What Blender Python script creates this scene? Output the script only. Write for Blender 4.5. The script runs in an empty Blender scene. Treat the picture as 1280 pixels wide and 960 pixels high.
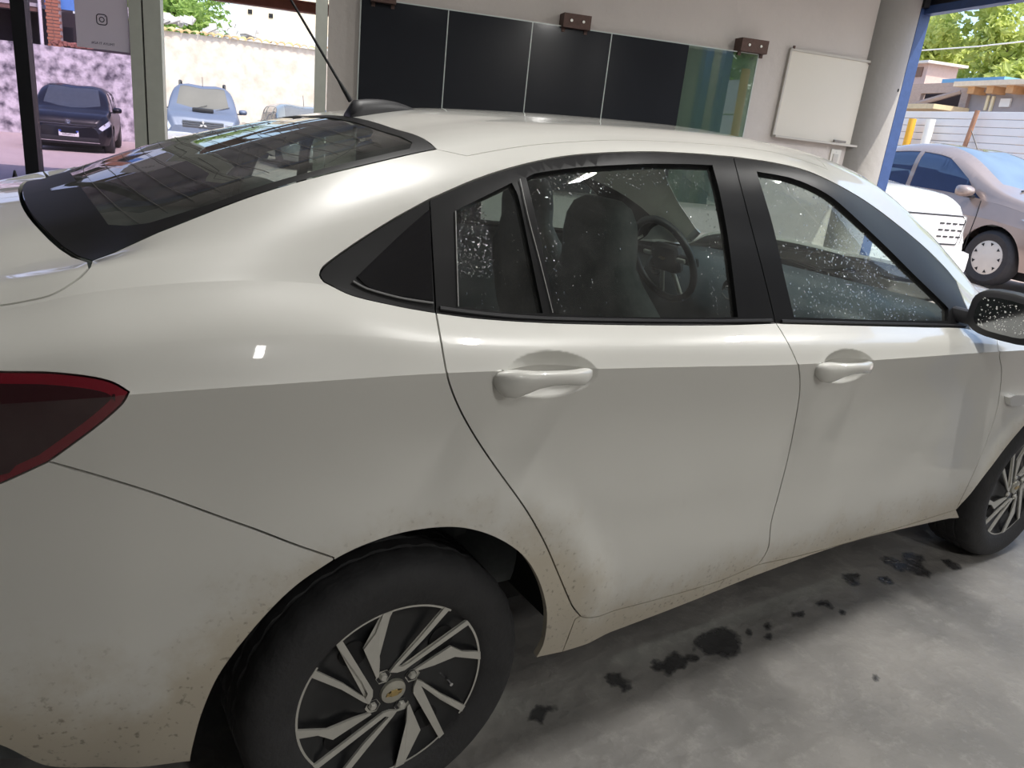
import bpy, bmesh, math, random
import numpy as np
from mathutils import Vector, Matrix
from mathutils.bvhtree import BVHTree
from mathutils.geometry import delaunay_2d_cdt

SC = bpy.context.scene
COL = SC.collection
rng = random.Random(7)

# ------------------------------------------------------------------ camera
F_PX, PITCH, ROLL, YAW = 953.6, .3246, .1109, .5998
CAM = np.array([-.573, -1.941, 1.413])
_f = np.array([math.sin(YAW) * math.cos(PITCH), math.cos(YAW) * math.cos(PITCH), -math.sin(PITCH)])
_r = np.array([math.cos(YAW), -math.sin(YAW), 0.0])
_u = np.cross(_r, _f)
CR = _r * math.cos(ROLL) + _u * math.sin(ROLL)
CU = _u * math.cos(ROLL) - _r * math.sin(ROLL)
cam_data = bpy.data.cameras.new('camera')
cam_data.sensor_width = 36.0
cam_data.lens = F_PX * 36.0 / 1280.0
cam_data.clip_start = .05
cam_data.clip_end = 400
cam = bpy.data.objects.new('camera', cam_data)
COL.objects.link(cam)
cam.matrix_world = Matrix(((CR[0], CU[0], -_f[0], CAM[0]), (CR[1], CU[1], -_f[1], CAM[1]),
                           (CR[2], CU[2], -_f[2], CAM[2]), (0, 0, 0, 1)))
SC.camera = cam

# ------------------------------------------------------------------ world, sun, exposure
SC.view_settings.view_transform = 'Standard'
SC.view_settings.look = 'None'
SC.view_settings.gamma = 1.0
SC.view_settings.exposure = 0.0
world = bpy.data.worlds.new('sky')
SC.world = world
world.use_nodes = True
wn = world.node_tree
wn.nodes.clear()
_o = wn.nodes.new('ShaderNodeOutputWorld')
_b = wn.nodes.new('ShaderNodeBackground')
_s = wn.nodes.new('ShaderNodeTexSky')
_s.sky_type = 'NISHITA'
_s.sun_disc = False
_s.sun_elevation = math.radians(56)
_s.sun_rotation = math.radians(170)
_s.air_density = 1.0
_s.dust_density = 2.0
_s.ozone_density = 1.0
_b.inputs['Strength'].default_value = .36
wn.links.new(_s.outputs[0], _b.inputs[0])
wn.links.new(_b.outputs[0], _o.inputs[0])

sun_data = bpy.data.lights.new('sun', 'SUN')
sun_data.energy = 5.2
sun_data.angle = math.radians(.6)
sun_data.color = (1.0, .95, .86)
sun = bpy.data.objects.new('sun', sun_data)
COL.objects.link(sun)
SUN_DIR = Vector((.10, -.52, .85)).normalized()       # towards the sun
sun.rotation_euler = SUN_DIR.to_track_quat('Z', 'Y').to_euler()

# garage frame: t runs along the far wall, s beyond it (away from the camera), z up
TH = math.radians(20)
ORG = np.array([4.28, 1.52, 0.0])
TV = np.array([math.cos(TH), -math.sin(TH), 0.0])
SV = np.array([math.sin(TH), math.cos(TH), 0.0])


def W(t, s, z=0.0):
    return Vector(ORG + TV * t + SV * s + np.array([0, 0, z]))


ROT_ROOM = -TH


def tube_light(t, s, z, length, along, power):
    d = bpy.data.lights.new('tube_glow', 'AREA')
    d.shape = 'RECTANGLE'
    d.size = length
    d.size_y = .07
    d.energy = power
    d.color = (1.0, .98, .945)
    o = bpy.data.objects.new('tube_glow', d)
    COL.objects.link(o)
    o.location = W(t, s, z)
    o.rotation_euler = (0, 0, ROT_ROOM + along)
    return o


TUBES = [(-1.75, -3.45, .55, 31), (.1, -2.6, .55, 38), (-2.3, -5.85, .8, 14), (-3.3, -2.6, .55, 30), (-.4, -7.1, .55, 60)]    # t, s, length, watts; the last lamp is added to brighten the doors
TUBE_Z = 3.02

# ------------------------------------------------------------------ helpers


def nt(m):
    return m.node_tree.nodes, m.node_tree.links


def pm(name, col, rough=.5, metal=0.0, var=.10, scale=12.0, bump=0.0, coat=0.0, spec=.5, bscale=None, detail=4.0, col2=None, stretch=None, contrast=None):
    """procedural material: noise-varied colour, optional bump"""
    m = bpy.data.materials.new(name)
    m.use_nodes = True
    N, L = nt(m)
    p = N['Principled BSDF']
    p.inputs['Roughness'].default_value = rough
    p.inputs['Metallic'].default_value = metal
    p.inputs['Specular IOR Level'].default_value = spec
    if coat:
        p.inputs['Coat Weight'].default_value = coat
        p.inputs['Coat Roughness'].default_value = .03
    tc = N.new('ShaderNodeTexCoord')
    src = tc.outputs['Object']
    if stretch:
        mp = N.new('ShaderNodeMapping')
        mp.inputs['Scale'].default_value = stretch
        L.new(src, mp.inputs[0])
        src = mp.outputs[0]
    no = N.new('ShaderNodeTexNoise')
    no.inputs['Scale'].default_value = scale
    no.inputs['Detail'].default_value = detail
    L.new(src, no.inputs['Vector'])
    mx = N.new('ShaderNodeMix')
    mx.data_type = 'RGBA'
    c = np.array(col[:3])
    c2 = np.array(col2[:3]) if col2 is not None else np.clip(c * (1 - var), 0, 1)
    c1 = c if col2 is not None else np.clip(c * (1 + var * .6), 0, 1)
    mx.inputs[6].default_value = (*c1, 1)
    mx.inputs[7].default_value = (*c2, 1)
    fac = no.outputs[0]
    if contrast:
        cr = N.new('ShaderNodeMapRange')
        cr.inputs[1].default_value, cr.inputs[2].default_value = contrast
        L.new(fac, cr.inputs[0])
        fac = cr.outputs[0]
    L.new(fac, mx.inputs[0])
    L.new(mx.outputs[2], p.inputs['Base Color'])
    if bump:
        nb = N.new('ShaderNodeTexNoise')
        nb.inputs['Scale'].default_value = bscale or scale * 4
        nb.inputs['Detail'].default_value = 6
        L.new(src, nb.inputs['Vector'])
        b = N.new('ShaderNodeBump')
        b.inputs['Strength'].default_value = bump
        b.inputs['Distance'].default_value = .02
        L.new(nb.outputs[0], b.inputs['Height'])
        L.new(b.outputs[0], p.inputs['Normal'])
    return m


def glass(name, tint, ior=1.45, rough=.0, dirt_or_veil=0.0):
    """thin pane: tinted see-through plus fresnel reflection"""
    m = bpy.data.materials.new(name)
    m.use_nodes = True
    N, L = nt(m)
    N.remove(N['Principled BSDF'])
    out = N['Material Output']
    tr = N.new('ShaderNodeBsdfTransparent')
    tr.inputs[0].default_value = (*tint, 1)
    gl = N.new('ShaderNodeBsdfGlossy')
    gl.inputs['Roughness'].default_value = rough
    fr = N.new('ShaderNodeFresnel')
    fr.inputs[0].default_value = ior
    geo = N.new('ShaderNodeNewGeometry')
    # same reflection from both sides of the pane
    mi = N.new('ShaderNodeMix')
    mi.data_type = 'FLOAT'
    mi.inputs[2].default_value = ior
    mi.inputs[3].default_value = 1.0 / ior
    L.new(geo.outputs['Backfacing'], mi.inputs[0])
    L.new(mi.outputs[0], fr.inputs[0])
    mix = N.new('ShaderNodeMixShader')
    L.new(fr.outputs[0], mix.inputs[0])
    L.new(tr.outputs[0], mix.inputs[1])
    L.new(gl.outputs[0], mix.inputs[2])
    last = mix.outputs[0]
    if dirt_or_veil:  # pale veil mixed in, imitating light haze over what lies behind
        df = N.new('ShaderNodeBsdfDiffuse')
        df.inputs[0].default_value = (.6, .6, .58, 1)
        no = N.new('ShaderNodeTexNoise')
        no.inputs['Scale'].default_value = 14
        no.inputs['Detail'].default_value = 6
        tc = N.new('ShaderNodeTexCoord')
        L.new(tc.outputs['Object'], no.inputs['Vector'])
        mp = N.new('ShaderNodeMapRange')
        mp.inputs[1].default_value = .1
        mp.inputs[2].default_value = .8
        mp.inputs[4].default_value = dirt_or_veil
        L.new(no.outputs[0], mp.inputs[0])
        m2 = N.new('ShaderNodeMixShader')
        L.new(mp.outputs[0], m2.inputs[0])
        L.new(last, m2.inputs[1])
        L.new(df.outputs[0], m2.inputs[2])
        last = m2.outputs[0]
    L.new(last, out.inputs['Surface'])
    return m


def emit(name, col, strength):
    m = bpy.data.materials.new(name)
    m.use_nodes = True
    N, L = nt(m)
    p = N['Principled BSDF']
    p.inputs['Base Color'].default_value = (.9, .9, .9, 1)
    p.inputs['Emission Color'].default_value = (*col, 1)
    p.inputs['Emission Strength'].default_value = strength
    return m


def tag(o, label=None, cat=None, group=None, kind=None):
    if label:
        o['label'] = label
    if cat:
        o['category'] = cat
    if group:
        o['group'] = group
    if kind:
        o['kind'] = kind
    return o


def empty(name, loc=(0, 0, 0), rz=0.0, parent=None):
    o = bpy.data.objects.new(name, None)
    COL.objects.link(o)
    o.empty_display_size = .1
    o.location = loc
    o.rotation_euler = (0, 0, rz)
    if parent:
        o.parent = parent
    return o


def obj(name, bm, mat, parent=None, smooth=None, loc=None, rz=None):
    me = bpy.data.meshes.new(name)
    bmesh.ops.recalc_face_normals(bm, faces=bm.faces)
    bm.to_mesh(me)
    bm.free()
    if smooth is not None:
        me.polygons.foreach_set('use_smooth', [True] * len(me.polygons))
        if smooth < 180:
            me.set_sharp_from_angle(angle=math.radians(smooth))
    o = bpy.data.objects.new(name, me)
    for mm in (mat if isinstance(mat, (list, tuple)) else [mat]):
        me.materials.append(mm)
    COL.objects.link(o)
    if parent:
        o.parent = parent
    if loc is not None:
        o.location = loc
    if rz is not None:
        o.rotation_euler = (0, 0, rz)
    return o


def share(o, parent=None, name=None):
    c = o.copy()
    COL.objects.link(c)
    if name:
        c.name = name
    c.parent = parent
    return c


def copy_tree(o, parent=None):
    c = o.copy()
    COL.objects.link(c)
    c.parent = parent
    for ch in list(o.children):
        copy_tree(ch, c)
    return c


def add_box(bm, c, d, rot=None, bevel=0.0):
    """box with centre c and full size d, rot a 3x3/4x4 matrix"""
    g = bmesh.ops.create_cube(bm, size=1.0)
    vs = g['verts']
    for v in vs:
        v.co = Vector((v.co.x * d[0], v.co.y * d[1], v.co.z * d[2]))
    if bevel:
        es = {e for v in vs for e in v.link_edges}
        r = bmesh.ops.bevel(bm, geom=list(es), offset=bevel, segments=2, affect='EDGES', profile=.6)
        vs = list({v for f in r['faces'] for v in f.verts} | {v for v in vs if v.is_valid})
    M = Matrix.Translation(c)
    if rot is not None:
        M = M @ rot.to_4x4()
    for v in vs:
        v.co = M @ v.co
    return vs


def box(name, c, d, mat, parent=None, rot=None, bevel=0.0):
    bm = bmesh.new()
    add_box(bm, Vector(c), d, rot, bevel)
    return obj(name, bm, mat, parent, smooth=40 if bevel else None)


def add_tube(bm, pts, rad, seg=10, cap=True):
    """round bar along points; rad a number or list"""
    pts = [Vector(p) for p in pts]
    if not isinstance(rad, (list, tuple)):
        rad = [rad] * len(pts)
    rings = []
    up = None
    for i, p in enumerate(pts):
        d = (pts[min(i + 1, len(pts) - 1)] - pts[max(i - 1, 0)]).normalized()
        if up is None or abs(up.dot(d)) > .95:
            up = Vector((0, 0, 1)) if abs(d.z) < .9 else Vector((1, 0, 0))
        a = d.cross(up).normalized()
        b = a.cross(d).normalized()
        up = b
        rings.append([bm.verts.new(p + (a * math.cos(2 * math.pi * k / seg) + b * math.sin(2 * math.pi * k / seg)) * rad[i]) for k in range(seg)])
    for i in range(len(rings) - 1):
        for k in range(seg):
            bm.faces.new((rings[i][k], rings[i][(k + 1) % seg], rings[i + 1][(k + 1) % seg], rings[i + 1][k]))
    if cap:
        bm.faces.new(rings[0][::-1])
        bm.faces.new(rings[-1])


def tube(name, pts, rad, mat, parent=None, seg=10):
    bm = bmesh.new()
    add_tube(bm, pts, rad, seg)
    return obj(name, bm, mat, parent, smooth=50)


def add_lathe(bm, prof, n=48, axis='y', c=(0, 0, 0), close=False, rmod=None):
    """profile of (r, h) swept about an axis through c"""
    rings = []
    for r, h in prof:
        ring = []
        for k in range(n):
            a = 2 * math.pi * k / n
            rr = r if rmod is None else rmod(r, h, k)
            if axis == 'y':
                p = (c[0] + rr * math.cos(a), c[1] + h, c[2] + rr * math.sin(a))
            elif axis == 'z':
                p = (c[0] + rr * math.cos(a), c[1] + rr * math.sin(a), c[2] + h)
            else:
                p = (c[0] + h, c[1] + rr * math.cos(a), c[2] + rr * math.sin(a))
            ring.append(bm.verts.new(p))
        rings.append(ring)
    m = len(rings)
    for i in range(m if close else m - 1):
        A, B = rings[i], rings[(i + 1) % m]
        for k in range(n):
            try:
                bm.faces.new((A[k], A[(k + 1) % n], B[(k + 1) % n], B[k]))
            except ValueError:
                pass
    bmesh.ops.remove_doubles(bm, verts=[v for r in rings for v in r], dist=1e-6)


def add_prism(bm, pts, vec):
    """polygon (3-D points) extruded along vec"""
    a = [bm.verts.new(p) for p in pts]
    b = [bm.verts.new(Vector(p) + Vector(vec)) for p in pts]
    n = len(a)
    f1 = bm.faces.new(a)
    f2 = bm.faces.new(b[::-1])
    for k in range(n):
        bm.faces.new((a[k], b[k], b[(k + 1) % n], a[(k + 1) % n]))
    if n > 4:
        bmesh.ops.triangulate(bm, faces=[f1, f2])


def rbox(t0, t1, s0, s1, z0, z1, bm=None):
    """box in the garage frame -> added to a bmesh (world coordinates)"""
    own = bm is None
    if own:
        bm = bmesh.new()
    add_box(bm, W((t0 + t1) / 2, (s0 + s1) / 2, (z0 + z1) / 2), (t1 - t0, s1 - s0, z1 - z0), Matrix.Rotation(ROT_ROOM, 3, 'Z'))
    return bm


def robj(name, t0, t1, s0, s1, z0, z1, mat, parent=None, bevel=0.0):
    """box in the garage frame as an object standing at its own base"""
    bm = bmesh.new()
    add_box(bm, Vector((0, 0, (z1 - z0) / 2)), (t1 - t0, s1 - s0, z1 - z0), None, bevel)
    o = obj(name, bm, mat, None, smooth=40 if bevel else None)
    o.location = W((t0 + t1) / 2, (s0 + s1) / 2, z0)
    o.rotation_euler = (0, 0, ROT_ROOM)
    if parent:
        o.parent = parent
        o.matrix_parent_inverse = parent.matrix_basis.inverted()
    return o


def ray(px, py):
    return CR * ((px - 640) / F_PX) - CU * ((py - 480) / F_PX) + _f


def on_plane(px, py, p0, n):
    d = ray(px, py)
    return CAM + d * (np.dot(n, np.asarray(p0) - CAM) / np.dot(n, d))


def spline(pts, step):
    """Catmull-Rom through 2-D points; a third entry marks a corner"""
    out = []
    n = len(pts)
    P = [np.array(p[:2], float) for p in pts]
    corner = [len(p) > 2 for p in pts]
    for i in range(n - 1):
        a, b = P[i], P[i + 1]
        m0 = (b - a) if i == 0 or corner[i] else (b - P[i - 1]) / 2
        m1 = (b - a) if i == n - 2 or corner[i + 1] else (P[i + 2] - a) / 2
        # keep tangents no longer than the chord
        ch = np.linalg.norm(b - a) + 1e-9
        for m in (m0, m1):
            l = np.linalg.norm(m)
            if l > ch:
                m *= ch / l
        k = max(1, int(math.ceil(ch / step)))
        for j in range(k):
            t = j / k
            out.append((2 * t**3 - 3 * t**2 + 1) * a + (t**3 - 2 * t**2 + t) * m0 + (-2 * t**3 + 3 * t**2) * b + (t**3 - t**2) * m1)
    out.append(P[-1])
    return np.array(out)


# ------------------------------------------------------------------ lofted car bodies


def akima(x, y, q):
    x = np.asarray(x, float)
    y = np.asarray(y, float)
    q = np.clip(q, x[0], x[-1])
    d = np.diff(y) / np.diff(x)
    d = np.concatenate([[2 * d[0] - d[1] if len(d) > 1 else d[0]] * 2, d, [2 * d[-1] - d[-2] if len(d) > 1 else d[-1]] * 2])
    w1 = np.abs(d[3:] - d[2:-1]) + np.abs(d[3:] + d[2:-1]) / 2 + 1e-9
    w2 = np.abs(d[1:-2] - d[:-3]) + np.abs(d[1:-2] + d[:-3]) / 2 + 1e-9
    m = (w1 * d[1:-2] + w2 * d[2:-1]) / (w1 + w2)
    i = np.clip(np.searchsorted(x, q) - 1, 0, len(x) - 2)
    h = x[i + 1] - x[i]
    t = (q - x[i]) / h
    return ((2 * t**3 - 3 * t**2 + 1) * y[i] + (t**3 - 2 * t**2 + t) * h * m[i]
            + (-2 * t**3 + 3 * t**2) * y[i + 1] + (t**3 - t**2) * h * m[i + 1])


class Loft:
    """right half of a car body: lines run along the car, v counts the lines from sill to roof centre"""

    def __init__(self, lines, hard, x0, x1):
        self.lines = lines                     # functions x -> (y, z), y positive half-width
        self.hard = set(hard)
        self.n = len(lines)
        self.x0, self.x1 = x0, x1

    def line_pts(self, x):
        A = np.stack([np.stack(l(x), -1) for l in self.lines], 1)   # N, L, 2
        m = A[:, -2:-1].copy()
        m[..., 0] *= -1
        return np.concatenate([A, m], 1)

    def S(self, x, v):
        x = np.asarray(x, float)
        v = np.asarray(v, float)
        A = self.line_pts(x)
        n = self.n
        k = np.clip(np.floor(v).astype(int), 0, n - 2)
        t = (v - k)[:, None]
        I = np.arange(len(x))
        p0 = A[I, np.maximum(k - 1, 0)]
        p1 = A[I, k]
        p2 = A[I, k + 1]
        p3 = A[I, k + 2]
        h0 = np.linalg.norm(p1 - p0, axis=1)[:, None] + 1e-6
        h1 = np.linalg.norm(p2 - p1, axis=1)[:, None] + 1e-6
        h2 = np.linalg.norm(p3 - p2, axis=1)[:, None] + 1e-6
        d0, d1, d2 = (p1 - p0) / h0, (p2 - p1) / h1, (p3 - p2) / h2
        ma = (h1 * d0 + h0 * d1) / (h0 + h1)
        mb = (h2 * d1 + h1 * d2) / (h1 + h2)
        ha = np.isin(k, list(self.hard) + [0])[:, None]
        hb = np.isin(k + 1, list(self.hard))[:, None]
        ma = np.where(ha, d1, ma) * h1
        mb = np.where(hb, d1, mb) * h1
        q = (2 * t**3 - 3 * t**2 + 1) * p1 + (t**3 - 2 * t**2 + t) * ma + (-2 * t**3 + 3 * t**2) * p2 + (t**3 - t**2) * mb
        return np.stack([x, -q[:, 0], q[:, 1]], 1)

    def build_bvh(self, nx=260, nv=12):
        xs = np.linspace(self.x0, self.x1, nx)
        vs = np.linspace(0, self.n - 1, (self.n - 1) * nv + 1)
        X, V = np.meshgrid(xs, vs, indexing='ij')
        P = self.S(X.ravel(), V.ravel())
        m = len(vs)
        F = []
        for i in range(nx - 1):
            for j in range(m - 1):
                a = i * m + j
                F.append((a, a + m, a + m + 1, a + 1))
        self.bvh = BVHTree.FromPolygons([tuple(p) for p in P], F)
        self.cell = (xs, vs, m)

    def refine(self, x, v, D):
        e = 1e-4
        for _ in range(6):
            sv = np.where(v < self.n - 1.001, 1.0, -1.0)
            P = self.S(x, v)
            A = (self.S(x + e, v) - P) / e
            B = (self.S(x, v + e * sv) - P) / (e * sv)[:, None]
            J = np.stack([A, B, -D], 2)
            J += np.eye(3)[None] * 1e-9
            s = np.linalg.solve(J, (CAM - P)[:, :, None])[:, :, 0]
            x = np.clip(x + np.clip(s[:, 0], -.05, .05), self.x0, self.x1)
            v = np.clip(v + np.clip(s[:, 1], -.3, .3), 0, self.n - 1 - 1e-6)
        return x, v

    def pixs(self, pts):
        xs, vs, m = self.cell
        X, V, D = [], [], []
        for px, py in pts:
            d = ray(px, py)
            d = d / np.linalg.norm(d)
            hit = self.bvh.ray_cast(Vector(CAM), Vector(d))
            if hit[0] is None:
                print('MISS', px, py)
                continue
            i, j = divmod(hit[2], m - 1)
            X.append((xs[i] + xs[i + 1]) / 2)
            V.append((vs[j] + vs[j + 1]) / 2)
            D.append(d)
        x, v = self.refine(np.array(X), np.array(V), np.array(D))
        return list(zip(x, v))

    def pix(self, px, py):
        return self.pixs([(px, py)])[0]

    def xz(self, x, z, vmax=6.0):
        vs = np.linspace(0, vmax, 200)
        Z = self.S(np.full(200, x), vs)[:, 2]
        i = int(np.clip(np.searchsorted(Z, z), 1, 199))
        t = (z - Z[i - 1]) / (Z[i] - Z[i - 1] + 1e-9)
        return (x, float(vs[i - 1] + (vs[i] - vs[i - 1]) * min(max(t, 0), 1)))

    def outline(self, *runs, step=9):
        """runs: ('p', pixel points) | ('u', (x, v) points) | ('z', (x, z) points on the side)"""
        out = []
        for kind, pts in runs:
            if kind == 'p':
                q = self.pixs(spline(pts, step))
            elif kind == 'z':
                q = [self.xz(*p) for p in spline([(a[0] * 1000, a[1] * 1000) for a in pts], 22) / 1000]
            else:
                q = []
                for a, b in zip(pts[:-1], pts[1:]):
                    k = max(1, int(max(abs(a[0] - b[0]) / .025, abs(a[1] - b[1]) / .12)))
                    q += [(a[0] + (b[0] - a[0]) * j / k, a[1] + (b[1] - a[1]) * j / k) for j in range(k)]
                q.append(pts[-1])
            out += [tuple(p) for p in q]
        res = []
        for p in out:
            if not res or abs(p[0] - res[-1][0]) > 1.5e-3 or abs(p[1] - res[-1][1]) > 1.5e-2:
                res.append(p)
        if abs(res[0][0] - res[-1][0]) < 2e-3 and abs(res[0][1] - res[-1][1]) < 2e-2:
            res.pop()
        return np.array(res)


def inside(poly, P):
    x, y = P[:, 0], P[:, 1]
    c = np.zeros(len(P), bool)
    n = len(poly)
    j = n - 1
    for i in range(n):
        xi, yi = poly[i]
        xj, yj = poly[j]
        if yi != yj:
            m = ((yi > y) != (yj > y)) & (x < (xj - xi) * (y - yi) / (yj - yi) + xi)
            c ^= m
        j = i
    return c


VS = .10      # v-units to metres while triangulating


def shrink(poly, g, loft):
    """move an outline inwards by g metres on the loft"""
    if g == 0:
        return poly
    n = len(poly)
    e = 1e-3
    vv = np.clip(poly[:, 1], 0, loft.n - 1.01)
    sc = np.linalg.norm(loft.S(poly[:, 0], vv + e) - loft.S(poly[:, 0], vv), axis=1) / e + 1e-4
    Q = poly.copy()
    area = .5 * np.sum(poly[:, 0] * np.roll(poly[:, 1], -1) - np.roll(poly[:, 0], -1) * poly[:, 1])
    sg = 1 if area > 0 else -1
    for i in range(n):
        s = sc[i]
        M = np.array([1, s])
        a, b, c = poly[i - 1] * M, poly[i] * M, poly[(i + 1) % n] * M
        t = (b - a) / (np.linalg.norm(b - a) + 1e-9) + (c - b) / (np.linalg.norm(c - b) + 1e-9)
        l = np.linalg.norm(t)
        if l < .2:
            continue
        nrm = np.array([-t[1], t[0]]) / l * sg
        q = b + nrm * g
        Q[i] = q / M
    Q[:, 1] = np.clip(Q[:, 1], 0, loft.n - 1)
    return Q


def panel(loft, name, poly, mat, parent, holes=(), gap=.002, lip=.014, off=0.0, side=-1, du=.03, dv=.25, disp=None, dense=None, attr=None, hgap=None, both=False):
    """one sheet of bodywork cut out of the loft; side -1 is the right flank, +1 its mirror, both joins them across the middle"""
    poly = shrink(poly, gap, loft)
    holes = [shrink(h, -(gap if hgap is None else hgap), loft) for h in holes]
    loops = [poly] + list(holes)
    V, E = [], []
    for lp in loops:
        b = len(V)
        V += [(p[0], p[1] * VS) for p in lp]
        E += [(b + i, b + (i + 1) % len(lp)) for i in range(len(lp))]
    xa, xb = poly[:, 0].min(), poly[:, 0].max()
    va, vb = poly[:, 1].min(), poly[:, 1].max()
    gx = np.arange(xa + du / 2, xb, du)
    gv = np.concatenate([np.arange(math.ceil(va), vb, 1.0), np.arange(math.floor(va / dv) * dv, vb, dv)])
    gv = np.unique(np.round(gv, 4))
    G = np.array([(x, v) for v in gv for x in gx])
    if dense is not None:
        cx, cz, rx, rz, k = dense
        dd = []
        for z in np.linspace(cz - rz, cz + rz, k):
            dd += [loft.xz(x, z) for x in np.linspace(cx - rx, cx + rx, int(k * rx / rz))]
        dd = np.array(dd)
        lo, hi = dd.min(0), dd.max(0)
        inb = (G[:, 0] > lo[0]) & (G[:, 0] < hi[0]) & (G[:, 1] > lo[1]) & (G[:, 1] < hi[1])
        G = np.concatenate([G[~inb], dd])
    if len(G):
        ok = inside(poly, G)
        for h in holes:
            ok &= ~inside(h, G)
        # keep clear of the outline
        allb = np.array(V)
        GG = G[ok]
        dm = np.array([np.min((allb[:, 0] - g[0])**2 + (allb[:, 1] - g[1] * VS)**2) for g in GG]) if len(GG) else np.zeros(0)
        GG = GG[dm > .006**2]
        GG = GG[~np.isin(np.round(GG[:, 1], 4), list(loft.hard))] if len(GG) else GG
        V += [(g[0], g[1] * VS) for g in GG]
    for hl in loft.hard:
        if va + .01 < hl < vb - .01:
            b0 = len(V)
            hx = np.arange(xa - .002, xb + .014, .012)
            V += [(x, hl * VS) for x in hx]
            E += [(b0 + i, b0 + i + 1) for i in range(len(hx) - 1)]
    vo, eo, fo, ov, oe, of = delaunay_2d_cdt([Vector(v) for v in V], E, [], 0, 1e-6)
    UV = np.array([(v[0], v[1] / VS) for v in vo])
    T = np.array([f for f in fo if len(f) == 3])
    cen = UV[T].mean(1)
    ok = inside(poly, cen)
    for h in holes:
        ok &= ~inside(h, cen)
    T = T[ok]
    used = np.unique(T)
    remap = -np.ones(len(UV), int)
    remap[used] = np.arange(len(used))
    T = remap[T]
    UV = UV[used]
    UV[:, 1] = np.clip(UV[:, 1], 0, loft.n - 1 - 1e-6)

    def SD(x, v):
        P = loft.S(x, np.clip(v, 0, loft.n - 1 - 1e-6))
        if disp is not None:
            P[:, 1] += disp(P[:, 0], P[:, 2])
        return P

    def nor(x, v):
        e, ev = 2e-3, 2e-2
        a = SD(x + e, v) - SD(x - e, v)
        b = SD(x, v + ev) - SD(x, v - ev)
        nn = np.cross(a, b)
        nn /= np.linalg.norm(nn, axis=1)[:, None] + 1e-12
        return nn

    P = SD(UV[:, 0], UV[:, 1])
    N0 = nor(UV[:, 0], UV[:, 1])
    flip = -1 if np.median(N0[:, 1] * -1 + N0[:, 2]) < 0 else 1      # outwards = -y / +z
    N0 *= flip
    if off:
        P = P + N0 * off
    # per-corner normals, looked up a little inside each triangle so creases stay crisp
    C = UV[T].mean(1)
    LN = np.zeros((len(T), 3, 3))
    for k in range(3):
        q = UV[T[:, k]]
        qq = q + (C - q) * .02
        fl = np.floor(C[:, 1])
        qq[:, 1] = np.clip(qq[:, 1], np.minimum(fl + .021, fl + 1), fl + .979)
        LN[:, k] = nor(qq[:, 0], qq[:, 1]) * flip
    # winding so that face normals agree
    fn = np.cross(P[T[:, 1]] - P[T[:, 0]], P[T[:, 2]] - P[T[:, 0]])
    bad = np.einsum('ij,ij->i', fn, LN.mean(1)) < 0
    T[bad] = T[bad][:, ::-1]
    LN[bad] = LN[bad][:, ::-1]
    # lip folded inwards along every border
    verts = list(P)
    faces = [tuple(t) for t in T]
    lns = [LN[i] for i in range(len(T))]
    if lip:
        cnt = {}
        for t in T:
            for a, b in ((t[0], t[1]), (t[1], t[2]), (t[2], t[0])):
                cnt[(a, b)] = cnt.get((a, b), 0) + 1
        low = {}
        for (a, b) in list(cnt):
            if (b, a) in cnt:
                continue
            if both and min(abs(P[a][1]), abs(P[b][1])) < 1e-3 and max(abs(P[a][1]), abs(P[b][1])) < 1e-3:
                continue
            for q in (a, b):
                if q not in low:
                    low[q] = len(verts)
                    verts.append(P[q] - N0[q] * lip)
            f = (b, a, low[a], low[b])
            pp = [verts[i] for i in f]
            n = np.cross(pp[1] - pp[0], pp[2] - pp[0])
            n /= np.linalg.norm(n) + 1e-12
            faces.append(f)
            lns.append(np.array([n] * 4))
    verts = np.array(verts)
    at = attr(verts) if attr is not None else None
    if side > 0 or both:
        mv = verts * np.array([1, -1, 1])
        mf = [f[::-1] for f in faces]
        ml = [(l * np.array([1, -1, 1]))[::-1] for l in lns]
        if both:
            b = len(verts)
            verts = np.concatenate([verts, mv])
            faces = faces + [tuple(i + b for i in f) for f in mf]
            lns = lns + ml
            at = None if at is None else np.concatenate([at, at])
        else:
            verts, faces, lns = mv, mf, ml
    o = sheet(name, verts, faces, lns, at, mat, parent)
    if not both:
        SHEETS[o.name] = (name, verts, faces, lns, at, mat)
    return o


SHEETS = {}


def sheet(name, verts, faces, lns, at, mat, parent):
    me = bpy.data.meshes.new(name)
    me.from_pydata([tuple(v) for v in verts], [], [tuple(int(i) for i in f) for f in faces])
    me.polygons.foreach_set('use_smooth', [True] * len(me.polygons))
    me.normals_split_custom_set([tuple(n) for l in lns for n in l])
    if at is not None:
        A = me.attributes.new('dirt_or_veil', 'FLOAT', 'POINT')
        A.data.foreach_set('value', at.astype(np.float32))
    me.materials.append(mat)
    o = bpy.data.objects.new(name, me)
    COL.objects.link(o)
    if parent:
        o.parent = parent
    return o


def mirrored(o, parent, skip=('water_drops',)):
    """a left-hand copy of a right-hand part and of its pieces"""
    base = o.name.split('.')[0]
    if base in skip:
        return None
    if o.name in SHEETS:
        name, verts, faces, lns, at, mat = SHEETS[o.name]
        c = sheet(name, verts * np.array([1, -1, 1]), [f[::-1] for f in faces], [(l * np.array([1, -1, 1]))[::-1] for l in lns], at, mat, parent)
    else:
        bm = bmesh.new()
        bm.from_mesh(o.data)
        for v in bm.verts:
            v.co.y *= -1
        bmesh.ops.reverse_faces(bm, faces=bm.faces)
        c = obj(base, bm, list(o.data.materials), parent, smooth=60)
    for k in o.keys():
        c[k] = o[k]
    for ch in list(o.children):
        mirrored(ch, c, skip)
    return c

# ------------------------------------------------------------------ materials


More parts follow.
